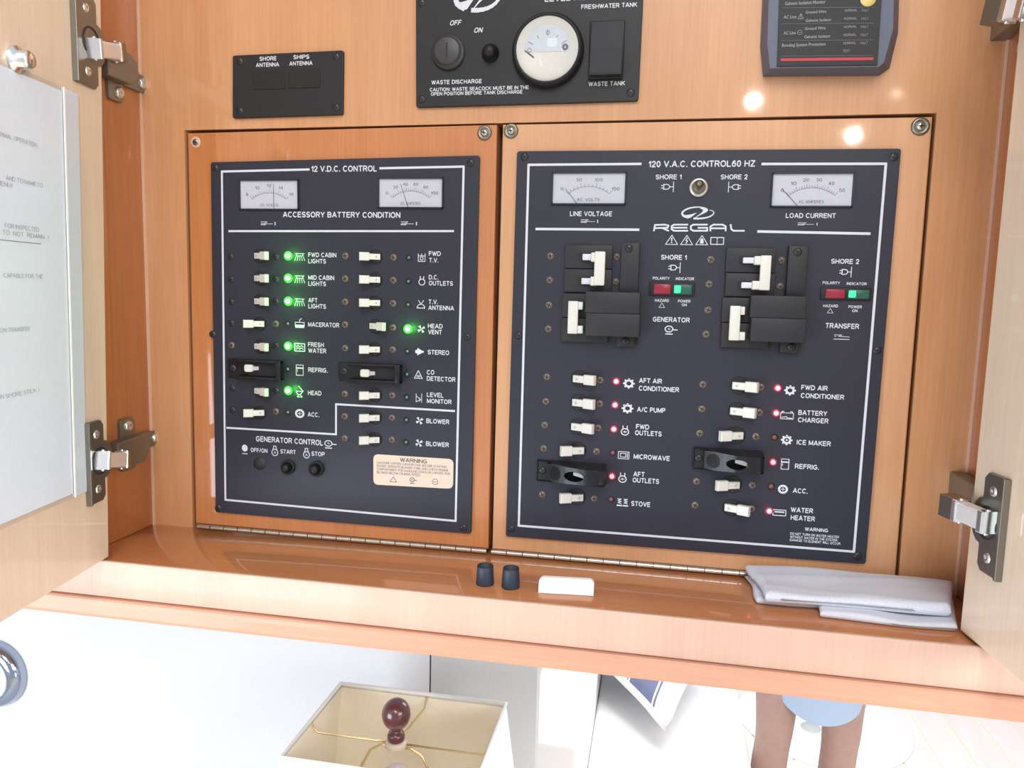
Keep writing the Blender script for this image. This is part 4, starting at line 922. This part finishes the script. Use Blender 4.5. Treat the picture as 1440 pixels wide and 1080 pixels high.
stn = MB(); stn.prism([(c.x - .0185, Yg - .0004, c.z - .0010), (c.x - .0182, Yg - .0004, c.z - .0004), (c.x - .0105, Yg - .0004, c.z - .0060), (c.x - .0110, Yg - .0004, c.z - .0066)], (0, .0003, 0), INKD); stn.build('needle', g)
MB().lathe(c, (0, -1, 0), [(.0254, .0074), (.0254, .0078), (.0001, .0080)], GLS, 40).build('glass', g)
# rocker
a = P(830, 31, YP); c_ = P(876, 111, YP); b = MB(); b.box((a.x, YP - .0022, c_.z), (c_.x, YP, a.z), BLKD, .0008); o = b.build('rocker_switch', wp)
xa, xb, z0, z1 = a.x + .0012, c_.x - .0012, c_.z + .0012, a.z - .0012
b = MB(); b.prism([(xa, YP - .0025, z1), (xa, YP - .0038, z1 - .010), (xa, YP - .0052, (z0 + z1) / 2), (xa, YP - .0100, z0 + .002), (xa, YP - .0100, z0), (xa, YP, z0), (xa, YP, z1)], (xb - xa, 0, 0), BLK2, .0004); b.build('rocker_paddle', o)
for x, y in ((593, 139.5), (887, 130.5), (593, 4)): screw(wp, x, y, 'plate')

# galvanic monitor
gm = thing('status_monitor', 'blue-grey plastic status monitor box with black label, top right', 'monitor', (0, 0, 0))
Yb, Yf = 0.0, -.016
base = quad([(1075, -60), (1069, 66), (1073, 108), (1235.5, 106.5), (1251, 96), (1263, 46), (1266, -60)], -.001)
fr = quad([(1083, -60), (1079, 62), (1083, 96), (1236, 94), (1243, 88), (1256, 40), (1258, -60)], Yf)
b = MB(); n = len(base); b.fin([*fr, *base], [tuple(range(n)), *[(i, (i + 1) % n, n + (i + 1) % n, n + i) for i in range(n)]], BLUEG); b.build('housing', gm)
MB().prism(quad([(1098, -60), (1092.8, 93), (1234, 91), (1244, -60)], Yf - .0012), (0, .0012, 0), BLKU).build('label_plate', gm)
LTX = mat('label_grey_text', (.32, .32, .35), .6); b = MB(); Yk = Yf - .0014
rows = [(3.5, 1104, 1161, 'Galvanic Isolation Monitor', 5), (16.5, 1133, 1162, 'Ground Wire', 4.2), (28, 1133, 1169, 'Galvanic Isolator', 4.2), (39.5, 1132, 1161, 'Ground Wire', 4.2), (51, 1131, 1168, 'Galvanic Isolator', 4.2), (62.5, 1100, 1161, 'Bonding System Protection', 4.6), (23.5, 1102, 1120, 'AC Line', 4.6), (46, 1102, 1119, 'AC Line', 4.6)]
for y, x0, x1, s_, h in rows: ptext(b, s_, x0, x1, y, h, Yk, LTX, .01)
icon(b, 'warn', 1126, 23, 4, 4, Yk, LTX); icon(b, 'ring', 1124.5, 45.5, 4, 4, Yk, LTX)
for i, y in enumerate((14.5, 26, 37.5, 49, 60.5)):
    ptext(b, 'NORMAL', 1188 - i * .5, 1206 - i * .5, y, 3.6, Yk, LTX, .0); ptext(b, 'FAULT', 1212 - i * .5, 1222 - i * .5, y, 3.6, Yk, LTX, .0)
ptext(b, 'TEST', 1185, 1195, 71.5, 3.6, Yk, LTX, .0)
for y in (11, 33.5, 57, 79): pline(b, [(1100 - y * .03, y), (1230 - y * .03, y - 1)], .5, Yk, INK)
b.build('label_print', gm)
b = MB(); x = 1099
while x < 1226:
    wdt = random.choice((3, 5, 8, 4)); pline(b, [(x, 84 - (x - 1099) * .012), (min(x + wdt, 1228), 84 - (x - 1099) * .012)], 3.2, Yk, mat('red_print', (.50, .03, .04), .5)); x += wdt + 1
b.build('red_strip', gm)
c = P(1221, -2, Yk); MB().lathe(c, (0, -1, 0), [(.0056, 0), (.0054, .0005), (.0001, .0006)], mat('yellow_spot', (.75, .58, .22), .4), 24).build('yellow_button', gm)

# ================================================================== THINGS IN THE CABINET
def capr(name, px, py, r, h, label):
    c = at(px, py, 2, 0.0)
    t = thing(name, label, 'rubber cap', (c.x, c.y, 0), 'rubber caps on the shelf')
    b = MB(); b.lathe((0, 0, 0), (0, 0, 1), [(.0001, 0), (r * 1.0, 0), (r * 1.05, .001), (r * .93, h * .95), (r * .90, h), (r * .74, h), (r * .72, h * .3), (.0001, h * .3)], RUB, 28)
    o = b.build('sleeve', None); o.parent = t
    b = MB(); b.lathe((0, 0, 0), (0, 0, 1), [(r * .92, h - .0004), (r * .90, h + .0005), (r * .76, h + .0005), (r * .74, h - .0006)], BLK3, 28); o = b.build('rim', None); o.parent = t
capr('rubber_cap', 682, 821, .0070, .0150, 'left of two short dark blue-black rubber caps on the shelf')
capr('rubber_cap', 718, 825.5, .0070, .0155, 'right rubber cap, next to the white plastic tab')
# white tab standing on the shelf
a = at(756.5, 834.5, 2, 0); e = at(834.5, 839, 2, 0); d = (e - a); h = .0118
b = MB(); up = Vector((0, .004, h)); pts = [a + Vector((0, 0, .0002)), e + Vector((0, 0, .0002))]
ring = []
for i in range(7): t = i / 6 * PI / 2; ring.append(e + up - d.normalized() * .004 * (1 - math.cos(t)) - up.normalized() * .004 * (1 - math.sin(t)))
for i in range(7): t = PI / 2 - i / 6 * PI / 2; ring.append(a + up + d.normalized() * .004 * (1 - math.cos(t)) - up.normalized() * .004 * (1 - math.sin(t)))
b.prism(pts + ring, (0, .004, .0), WPL, .0005); b.build('plastic_tab', None, 'white plastic tab with rounded top standing on the shelf', 'plastic tab')

# folded cloth
def cloth_piece(corners, z0, th, seed, name, parent, nx=46, ny=20, sag=.0):
    random.seed(seed); ph = [random.uniform(0, 6) for _ in range(8)]
    c00, c10, c11, c01 = [Vector((*c, 0)) for c in corners]
    def pos(u, v): return (c00 * (1 - u) + c10 * u) * (1 - v) + (c01 * (1 - u) + c11 * u) * v
    vs = []; fs = []
    Lu = (c10 - c00).length; Lv = (c01 - c00).length
    def edge(u, v):
        r = th * .55; dd = min(min(v, 1 - v) * Lv, min(u, 1 - u) * Lu); e = min(dd / r, 1); return (1 - (1 - e) ** 2) ** .5
    def wob(u, v): return .0007 * math.sin(5 * u + 3 * v + ph[0]) + .0004 * math.sin(11 * u - 4 * v + ph[1]) + .0008 * math.exp(-((v - .55 - .25 * u) / .06) ** 2) + .0006 * math.exp(-((v - .25 + .2 * u) / .05) ** 2)
    def warp(k): t = k; return .5 - .5 * math.cos(PI * t)
    for side in (0, 1):
        for j in range(ny + 1):
            for i in range(nx + 1):
                u, v = warp(i / nx), warp(j / ny); p = pos(u, v); e = edge(u, v)
                p.x += .0012 * math.sin(7 * v + ph[3]) * (1 - u) ** 3; p.y += .0016 * math.sin(5 * u + ph[4]) * (1 - v) ** 2
                thk = th + (wob(u, v) * 1.3 if side else 0)
                zz = z0 + th * .5 + (thk * .5 + .0) * e * (1 if side else -1) + (thk - th) * .5 * side
                p.z = max(zz, z0); vs.append(p)
    N = (nx + 1) * (ny + 1)
    for s_ in (0, 1):
        for j in range(ny):
            for i in range(nx):
                a = s_ * N + j * (nx + 1) + i; fs.append((a, a + 1, a + nx + 2, a + nx + 1))
    rim = [j * (nx + 1) for j in range(ny + 1)] + [ny * (nx + 1) + i for i in range(1, nx + 1)] + [j * (nx + 1) + nx for j in range(ny - 1, -1, -1)] + [i for i in range(nx - 1, 0, -1)]
    for k in range(len(rim)): a, c2 = rim[k], rim[(k + 1) % len(rim)]; fs.append((a, c2, N + c2, N + a))
    return MB().fin(vs, fs, CLOTH, True).build(name, parent)
cl = thing('folded_cloth', 'folded grey-blue cloth lying at the right end of the shelf', 'cloth', (0, 0, 0))
A1 = at(1078, 860, 2, .0); A2 = at(1345, 872, 2, .0)
cloth_piece([(.2070, -.060), (.300, -.058), (.362, -.010), (.2045, -.007)], .0002, .0045, 3, 'bottom_layer', cl)
cloth_piece([(.250, -.0785), (.341, -.0795), (.360, -.012), (.250, -.012)], .0004, .0052, 14, 'front_layer', cl)
cloth_piece([(.2120, -.0735), (.340, -.0665), (.3630, -.005), (.2035, -.007)], .0058, .0088, 9, 'top_fold', cl)
random.seed(7)

# paper notice in a clear sleeve on the left door
pn = thing('paper_notice', 'white typed notice in a clear plastic sleeve on the left cabinet door', 'notice', (0, 0, 0))
z0, z1 = .0665, .374
def lp(s, z, o=.0012): return dpt(LA, LDIR, s, z, LN, o)
b = MB()
nx_ = 10; pts = []
b.prism([lp(.048, z0 + .003), lp(.262, z0 + .003), lp(.262, z1 - .003), lp(.0405, z1 - .003)], LN * -.0005, PAPER); b.build('paper_sheet', pn)
b = MB(); pts = [lp(.0300, z0, .0021), lp(.275, z0, .0021), lp(.275, z1, .0021), lp(.0200, z1, .0021)]
b.prism(rrect(pts, .003), LN * -.0004, SLV); b.build('clear_sleeve', pn)
b = MB(); b.prism([lp(.0300, z0, .0012), lp(.0478, z0, .0012), lp(.0400, z1, .0012), lp(.0200, z1, .0012)], LN * -.0006, mat('sleeve_margin', (.80, .83, .85), .4)); b.build('sleeve_margin', pn)
b = MB(); b.prism([lp(.0468, z0, .0030), lp(.0484, z0, .0030), lp(.0410, z1, .0030), lp(.0394, z1, .0030)], LN * -.0007, WPL); b.build('sleeve_seam', pn)
def door_text(mb, st_, xr, yr, length, h=.0030):
    length = len(st_) * .0027
    p = plane_at(xr, yr, LA, LN); s1 = (p - LA).dot(LDIR); put_text(mb, st_, dpt(LA, LDIR, s1 + length, p.z, LN, .0016), dpt(LA, LDIR, s1, p.z, LN, .0016), h, mat('faint_ink', (.42, .43, .45), .7), .0)
b = MB()
for st_, x, y, L_ in (('NORMAL OPERATION', 49, 204, .075), ('AND TO NAME TO', 57, 261, .08), ('(MENU)', 14, 261, .03), ('FOR INSPECTED', 52, 323, .09), ('TO  NOT  REMAIN  /', 66, 334, .10), ('CAPABLE FOR THE', 57, 389, .085), ('ON TRANSFER', 39, 462, .06), ('ON SHORE STICK )', 52, 548, .08)):
    door_text(b, st_, x, y, L_)
p = plane_at(55, 343, LA, LN); s1 = (p - LA).dot(LDIR); n_ = Vector((0, 0, .0002))
b.fin([dpt(LA, LDIR, s1, p.z, LN, .0016) + n_, dpt(LA, LDIR, s1 + .05, p.z, LN, .0016) + n_, dpt(LA, LDIR, s1 + .05, p.z, LN, .0016) - n_, dpt(LA, LDIR, s1, p.z, LN, .0016) - n_], [(0, 1, 2, 3)], INK)
b.build('typed_lines', pn)

# ================================================================== BELOW THE CABINET
YW = .300
xs_ = P(605, 940, YW).x
def struct(b, name): return b.build(name, None, kind='structure')
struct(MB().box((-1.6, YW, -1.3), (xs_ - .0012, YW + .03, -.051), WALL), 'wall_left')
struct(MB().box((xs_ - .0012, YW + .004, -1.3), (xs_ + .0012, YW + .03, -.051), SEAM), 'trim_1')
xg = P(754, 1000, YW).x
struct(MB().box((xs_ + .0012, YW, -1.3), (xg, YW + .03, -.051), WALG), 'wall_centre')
# wooden bulkhead either side of, and above, the cabinet
b = MB(); b.box((-1.6, .0, -.051), (XL - .0182, .03, 1.1), WV); struct(b, 'wall_back')
b = MB(); b.box((XR + .0182, .0, -.051), (1.6, .03, 1.1), WV); b.box((XL - .019, .0, ZT + .019), (XR + .019, .03, 1.1), WV); struct(b, 'wall_right')
fl = struct(MB().box((-1.6, -2.2, -1.33), (3.2, 3.6, -1.302), mat('floor_caulk', (.80, .72, .52), .6)), 'floor')
# floor planks
nrow = 0
x = -.8
while x < 2.6:
    MB().box((x + .003, -.2, -1.302), (x + .117, 3.5, -1.300), FLR).build('floor_plank', fl); x += .12
# galley counter carrying the lamp
ct = thing('countertop', 'white countertop below the cabinet carrying the table lamp', 'countertop', (0, 0, 0))
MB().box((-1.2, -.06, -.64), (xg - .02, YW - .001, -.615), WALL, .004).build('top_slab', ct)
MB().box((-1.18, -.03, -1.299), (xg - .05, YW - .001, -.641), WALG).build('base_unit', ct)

# lamp
LZ = -.25
c1, c2, c3 = at(484, 962, 2, LZ), at(712, 988, 2, LZ), at(387, 1064, 2, LZ)
x0, x1, yb, yf = (c1.x + c3.x) / 2, c2.x, (c1.y + c2.y) / 2, c3.y
cxl, cyl_ = (x0 + x1) / 2, (yb + yf) / 2; hx, hy = (x1 - x0) / 2, (yb - yf) / 2
lp_ = thing('table_lamp', 'table lamp with square white shade and dark red ball finial below the cabinet', 'lamp', (0, 0, 0))
ZB = LZ - .19; fl_ = 1.22
def ringr(hx_, hy_, z): return [(cxl - hx_, cyl_ - hy_, z), (cxl + hx_, cyl_ - hy_, z), (cxl + hx_, cyl_ + hy_, z), (cxl - hx_, cyl_ + hy_, z)]
def shell(o, i, m, name, par):
    b = MB(); b.fin(o[0] + o[1] + i[0] + i[1], [(k, (k + 1) % 4, 4 + (k + 1) % 4, 4 + k) for k in range(4)] + [(8 + k, 8 + (k + 1) % 4, 12 + (k + 1) % 4, 12 + k) for k in range(4)] + [(k, (k + 1) % 4, 8 + (k + 1) % 4, 8 + k) for k in range(4)] + [(4 + k, 4 + (k + 1) % 4, 12 + (k + 1) % 4, 12 + k) for k in range(4)], m)
    return b.build(name, par)
t_ = .0012
sh = shell([ringr(hx, hy, LZ), ringr(hx * fl_, hy * fl_, ZB)], [ringr(hx - t_, hy - t_, LZ), ringr(hx * fl_ - t_, hy * fl_ - t_, ZB)], SHADE, 'shade', lp_)
shell([ringr(hx - t_ - .0002, hy - t_ - .0002, LZ - .004), ringr(hx * fl_ - t_ - .0002, hy * fl_ - t_ - .0002, ZB + .004)], [ringr(hx - 2 * t_, hy - 2 * t_, LZ - .004), ringr(hx * fl_ - 2 * t_, hy * fl_ - 2 * t_, ZB + .004)], SHADEI, 'shade_lining', sh)
for z, k in ((LZ, 1), (ZB, fl_)):
    b = MB(); b.tube([Vector(p) + Vector((0, 0, -.001)) for p in ringr(hx * k, hy * k, z)], .0030, SHADE, 8, True); b.build('shade_rim', sh)
hz_ = LZ - .014; hub = Vector((cxl, cyl_, hz_))
cf = at(557, 1045, 2, hz_); hub = Vector((cf.x, min(max(cf.y, yf + .03), yb - .03), hz_))
b = MB()
for p in ((x0, hub.y, 0), (x1, hub.y, 0), (hub.x + .010, yb, 0)):
    p = Vector((p[0], p[1], LZ - .001)); q = Vector((p.x, p.y, hz_)) + (hub - Vector((p.x, p.y, hz_))).normalized() * .008
    b.tube([p, q, hub + (q - hub).normalized() * .010], .0012, BRASS, 8)
b.build('spider_fitting', lp_)
b = MB(); b.lathe(hub, (0, 0, 1), [(.011, -.004), (.012, -.003), (.012, .002), (.0105, .0035), (.004, .0035)], mat('clear_ring', (.62, .54, .42), .2), 24); b.build('harp_saddle', lp_)
b = MB()
for sg in (-1, 1):
    pts = [hub + Vector((sg * r, 0, z)) for r, z in ((.008, -.004), (.018, -.004), (.030, -.012), (.040, -.032), (.044, -.06), (.040, -.10), (.026, -.135), (.013, -.145))]
    b.tube(pts, .0016, BRASS, 8)
b.build('harp', lp_)
fz = hub + Vector((0, 0, .0035))
b = MB(); b.lathe(fz, (0, 0, 1), [(.0001, 0), (.0085, 0), (.0095, .002), (.0098, .006), (.0085, .0095), (.0055, .0112), (.0048, .0130), (.0075, .0155)], FINI, 28)
R0 = .0158; b.lathe(fz + Vector((0, 0, .0305)), (0, 0, 1), [(R0 * math.cos(a), 1.12 * R0 * math.sin(a)) for a in [-1.05 + i * (1.05 + PI / 2) / 14 for i in range(15)]], FINI, 32)
b.build('finial', lp_)
b = MB(); b.lathe(hub + Vector((0, 0, -.105)), (0, 0, 1), [(.0001, .078), (.012, .074), (.022, .064), (.028, .050), (.027, .034), (.018, .014), (.013, 0), (.0125, -.02)], BULB, 28); b.build('bulb', lp_)
b = MB(); b.lathe(hub + Vector((0, 0, -.125)), (0, 0, 1), [(.016, 0), (.018, -.01), (.018, -.04), (.012, -.05), (.010, -.07)], BRASS, 24); b.build('socket', lp_)
b = MB(); b.lathe(Vector((hub.x, hub.y, -.6145)), (0, 0, 1), [(.0001, 0), (.055, 0), (.058, .006), (.05, .014), (.034, .03), (.05, .06), (.058, .09), (.05, .13), (.028, .155), (.014, .165), (.011, hub.z - .195 + .6145)], CERAM, 36); b.build('base', lp_)

# chrome round light on the white wall, left edge
c = P(-3, 945, YW); t = thing('wall_light', 'round chrome wall light on the white wall at the left edge', 'light', c)
for o in (MB().lathe((0, 0, 0), (0, -1, 0), [(.052, 0), (.052, .006), (.048, .016), (.038, .022), (.034, .020), (.033, .014)], DCHR, 48).build('chrome_ring', t, at=(0, 0, 0)),):
    o.parent = t; o.location = (0, -.0005, 0)
o = MB().lathe((0, 0, 0), (0, -1, 0), [(.033, .014), (.026, .020), (.014, .024), (.0001, .025)], mat('frosted_glass', (.8, .82, .85), .25), 40).build('lens', t, at=(0, 0, 0)); o.location = (0, -.0005, 0)
o = MB().lathe((0, 0, 0), (0, -1, 0), [(.034, .019), (.0325, .0225), (.031, .0215)], WPL, 40).build('gasket', t, at=(0, 0, 0)); o.location = (0, -.0005, 0)

# sofa behind
sf = thing('sofa', 'white leather sofa in the saloon behind the cabinet', 'sofa', (0, 0, 0))
xse = .405
xa0 = P(757, 1000, 1.15).x; xa1 = P(829, 1000, 1.15).x
MB().box((xa0, .85, -1.299), (xa1, 2.1, -.70), SOFA, .012, seg=4).build('arm', sf)
MB().box((xa1 + .0005, .90, -1.10), (xse, 2.1, -.925), SOFA, .015, seg=4).build('seat_cushion', sf)
MB().box((xa1 + .002, .93, -1.299), (xse - .01, 2.1, -1.102), SOFA, .01).build('plinth', sf)
MB().box((xa1 + .002, 1.86, -.923), (xse, 2.1, -.45), SOFA, .04, seg=4).build('back_cushion', sf)
# striped pillow
def stripe_mat():
    m = bpy.data.materials.new('striped_linen'); m.use_nodes = True; nt = m.node_tree; bs = nt.nodes['Principled BSDF']; bs.inputs['Roughness'].default_value = .9
    at_ = nt.nodes.new('ShaderNodeAttribute'); at_.attribute_name = 'stripe'; r = nt.nodes.new('ShaderNodeValToRGB'); r.color_ramp.interpolation = 'CONSTANT'
    wh = (.72, .72, .74, 1); bl = (.17, .19, .31, 1)
    el = r.color_ramp.elements; el[0].position = 0; el[0].color = wh; el[1].position = .125; el[1].color = bl
    for p, c_ in ((.14, wh), (.155, bl), (.385, wh), (.40, bl), (.41, wh), (.43, (.42, .46, .52, 1)), (.50, bl), (.54, (.28, .34, .44, 1)), (.70, wh), (.72, bl), (.94, wh)):
        e = el.new(p); e.color = c_
    nt.links.new(at_.outputs['Fac'], r.inputs['Fac']); nt.links.new(r.outputs['Color'], bs.inputs['Base Color']); return m
STR = stripe_mat()
pw = thing('pillow', 'blue and white striped pillow lying on the white sofa', 'pillow', (0, 0, 0))
tip = at(935, 1026, 2, -.868)
e1 = Vector((-.62, .72, .18)).normalized() * .42; e2 = Vector((.34, .90, .20)).normalized() * .42
nrm = e1.cross(e2).normalized();
if nrm.z < 0: nrm = -nrm
n = 22; vs = []; fs = []; att = []
for side in (1, -1):
    for j in range(n + 1):
        for i in range(n + 1):
            u, v = i / n, j / n; bu = 4 * u * (1 - u); bv = 4 * v * (1 - v)
            pu = u + .035 * (0.5 - u) * 2 * bv; pv = v + .035 * (0.5 - v) * 2 * bu
            vs.append(tip + e1 * pu + e2 * pv + nrm * (.006 + side * (.052 * (bu * bv) ** .42) + .003 * math.sin(9 * u + 5 * v))); att.append(u)
N = (n + 1) ** 2
for s_ in (0, 1):
    for j in range(n):
        for i in range(n): a = s_ * N + j * (n + 1) + i; fs.append((a, a + 1, a + n + 2, a + n + 1))
me = bpy.data.meshes.new('cover'); me.from_pydata([tuple(v) for v in vs], [], fs); me.materials.append(STR)
for p in me.polygons: p.use_smooth = True
A_ = me.attributes.new('stripe', 'FLOAT', 'POINT')
for i, v in enumerate(att): A_.data[i].value = v
o = bpy.data.objects.new('cover', me); COL.objects.link(o); o.parent = pw
b = MB(); edge = []
for k in range(4):
    for i in range(12):
        t = i / 12; u, v = [(t, 0), (1, t), (1 - t, 1), (0, 1 - t)][k]; bu = 4 * u * (1 - u); bv = 4 * v * (1 - v)
        edge.append(tip + e1 * (u + .035 * (0.5 - u) * 2 * bv) + e2 * (v + .035 * (0.5 - v) * 2 * bu) + nrm * (.006 + .003 * math.sin(9 * u + 5 * v)))
b.tube(edge, .010, SHADE, 8, True); b.build('piping', pw)

# round table socket in the floor between the legs
c = at(1140, 1024, 2, -1.296); t = thing('floor_mat', 'round white floor mat with grey centre behind the person', 'mat', (c.x, c.y, -1.2995))
o = MB().lathe((0, 0, 0), (0, 0, 1), [(.30, 0), (.30, .004), (.285, .006), (.0001, .006)], SHADE, 48).build('mat_disc', t, at=(0, 0, 0)); o.location = (.05, .06, 0)
o = MB().lathe((0, 0, 0), (0, 0, 1), [(.036, .006), (.034, .009), (.0001, .009)], SOCK, 32).build('grey_centre', t, at=(0, 0, 0)); o.location = (0, 0, 0)

# ================================================================== PERSON
YPS = 1.30
kL = P(1088, 1012, YPS); kR = P(1181, 1020, YPS)          # knees as seen on the left / right of the photo
mx = (kL.x + kR.x) / 2; FZ = -1.3
pr = thing('person', 'person in light blue shorts standing beyond the cabinet, bare legs visible', 'person', (mx, YPS, FZ))
def skin_mesh(name, verts, edges, radii, root, m, sub=2):
    me = bpy.data.meshes.new(name); me.from_pydata([tuple(v) for v in verts], edges, []); me.update()
    o = bpy.data.objects.new(name, me); COL.objects.link(o)
    sk = o.modifiers.new('s', 'SKIN'); sk.use_smooth_shade = True; su = o.modifiers.new('d', 'SUBSURF'); su.levels = sub; su.render_levels = sub
    ly = me.skin_vertices[0] if len(me.skin_vertices) else None
    if ly is None:
        bpy.context.view_layer.objects.active = o; ly = me.skin_vertices.new() if hasattr(me.skin_vertices, 'new') else me.skin_vertices[0]
    for i, r in enumerate(radii):
        ly.data[i].radius = r if isinstance(r, tuple) else (r, r)
    ly.data[root].use_root = True
    dg = bpy.context.evaluated_depsgraph_get(); dg.update()
    nm = bpy.data.meshes.new_from_object(o.evaluated_get(dg)); bpy.data.objects.remove(o)
    nm.materials.clear(); nm.materials.append(m)
    for p in nm.polygons: p.use_smooth = True; p.material_index = 0
    r = bpy.data.objects.new(name, nm); COL.objects.link(r); return r
V = []; Ed = []; Rr = []
def add(p, r, par=None):
    V.append(Vector(p)); Rr.append(r); i = len(V) - 1
    if par is not None: Ed.append((par, i))
    return i
pel = add((mx, YPS, -.37), (.15, .11))
ch = add((mx, YPS + .01, -.15), (.135, .10), pel); ch2 = add((mx, YPS + .01, .03), (.155, .105), ch); sh_ = add((mx, YPS + .01, .13), (.12, .09), ch2)
nk = add((mx, YPS, .205), .055, sh_); hd0 = add((mx, YPS - .012, .27), (.062, .075), nk); hd1 = add((mx, YPS - .012, .345), (.076, .095), hd0); hd2 = add((mx, YPS - .005, .405), (.062, .078), hd1)
for sg, kx, kz, sp_ in ((-1, kL.x, kL.z, kL), (1, kR.x, kR.z, kR)):
    hp = add((mx + sg * .085, YPS, -.46), .088, pel)
    th_ = add(((mx + sg * .085 + kx) / 2, YPS - .01, (-.46 + kz) / 2), .074, hp)
    t2 = add((kx - sg * .002, YPS - .012, kz + .09), .056, th_)
    kn_ = add((kx, YPS - .02, kz), .051, t2)
    k2 = add((kx + sg * .001, YPS - .002, kz - .07), .045, kn_)
    cf_ = add((kx + sg * .004, YPS + .018, kz - .15), .050, k2)
    c3_ = add((kx + sg * .002, YPS + .012, kz - .27), .038, cf_)
    an_ = add((kx, YPS + .015, FZ + .085), .033, c3_)
    he = add((kx, YPS + .03, FZ + .04), .033, an_)
    ft = add((kx + sg * .01, YPS - .07, FZ + .033), (.038, .028), he); add((kx + sg * .015, YPS - .15, FZ + .024), (.034, .018), ft)
    shd = add((mx + sg * .17, YPS + .01, .115), .055, sh_)
    el_ = add((mx + sg * .235, YPS + .02, -.15), .038, shd)
    fo = add((mx + sg * .235, YPS - .01, -.30), .032, el_)
    wr = add((mx + sg * .225, YPS - .05, -.41), (.027, .021), fo)
    pa = add((mx + sg * .222, YPS - .062, -.475), (.020, .034), wr)
    for k, (dy, L_) in enumerate(((-.026, .068), (-.009, .076), (.009, .072), (.026, .058))):
        f1 = add((mx + sg * .222, YPS - .066 + dy, -.505), .0095, pa)
        f2 = add((mx + sg * .218, YPS - .070 + dy, -.505 - L_ * .5), .0085, f1); add((mx + sg * .208, YPS - .070 + dy * .95, -.505 - L_), .0075, f2)
    t1 = add((mx + sg * .212, YPS - .098, -.465), .011, pa); add((mx + sg * .206, YPS - .112, -.50), .009, t1)
body = skin_mesh('body', V, Ed, Rr, pel, SKIN)
def pparent(o):
    o.parent = pr; o.location = Vector(o.location) - pr.location
pparent(body)
def lump(name, pos, s, m, n=20):
    b = MB(); prof = [(math.cos(a), math.sin(a)) for a in [-PI / 2 + PI * i / 12 for i in range(13)]]
    b.lathe((0, 0, 0), (0, 0, 1), prof, m, n)
    for v in b.bm.verts: v.co = Vector((v.co.x * s[0], v.co.y * s[1], v.co.z * s[2])) + Vector(pos)
    o = b.build(name, None); pparent(o); return o
hc = Vector((mx, YPS - .012, .33))
lump('nose', hc + Vector((0, -.100, -.005)), (.011, .016, .022), SKIN); lump('mouth', hc + Vector((0, -.090, -.045)), (.024, .008, .006), mat('lips', (.35, .12, .10), .5))
for sg in (-1, 1):
    lump('eye', hc + Vector((sg * .031, -.084, .018)), (.012, .009, .008), WPL); lump('iris', hc + Vector((sg * .031, -.0925, .018)), (.005, .002, .005), HAIR); lump('ear', hc + Vector((sg * .078, .01, .005)), (.010, .018, .030), SKIN)
lump('hair', hc + Vector((0, .018, .045)), (.084, .098, .070), HAIR)
# shirt
b = MB(); rs = [(-.42, .175, .125), (-.30, .168, .12), (-.15, .165, .118), (.0, .185, .125), (.09, .195, .115), (.15, .13, .095), (.175, .075, .07)]
n = 32; vs = [(mx + rx * math.cos(2 * PI * i / n), YPS + .005 + ry * math.sin(2 * PI * i / n), z) for z, rx, ry in rs for i in range(n)]
b.fin(vs, [(k * n + i, k * n + (i + 1) % n, (k + 1) * n + (i + 1) % n, (k + 1) * n + i) for k in range(len(rs) - 1) for i in range(n)], SHIRT, True)
for sg in (-1, 1): b.tube([(mx + sg * .13, YPS + .01, .105), (mx + sg * .19, YPS + .012, .075), (mx + sg * .222, YPS + .017, -.06)], [.075, .068, .060], SHIRT, 16)
o = b.build('shirt', None); pparent(o)
# loose shorts: hem low between the legs
hemc = P(1146, 1008, YPS - .06); hl = P(1088, 972, YPS - .06); hr = P(1221, 986, YPS - .06)
b = MB(); n = 48; rs = []
hcx = (hl.x + hr.x) / 2 ; hw = (hr.x - hl.x) / 2 + .004
levels = [(-.38, .175, .125, mx, 0), (-.50, .165, .125, mx, 0), (-.62, .15, .115, (mx + hcx) / 2, 0), (-.70, hw + .015, .105, hcx, 0), (None, hw, .10, hcx, 1)]
vs = []
for z, rx, ry, cc_, hem in levels:
    for i in range(n):
        a = 2 * PI * i / n; x_ = cc_ + rx * math.cos(a); y_ = YPS - .0 + ry * math.sin(a) * (1 - .0)
        if hem: t = (x_ - hcx) / hw; zz = hemc.z + (hl.z - hemc.z) * abs(t) ** 2.2 * (1.0 if t < 0 else .6)
        else: zz = z
        vs.append((x_, y_, zz))
b.fin(vs, [(k * n + i, k * n + (i + 1) % n, (k + 1) * n + (i + 1) % n, (k + 1) * n + i) for k in range(len(levels) - 1) for i in range(n)], SHORT, True)
o = b.build('shorts', None); pparent(o)
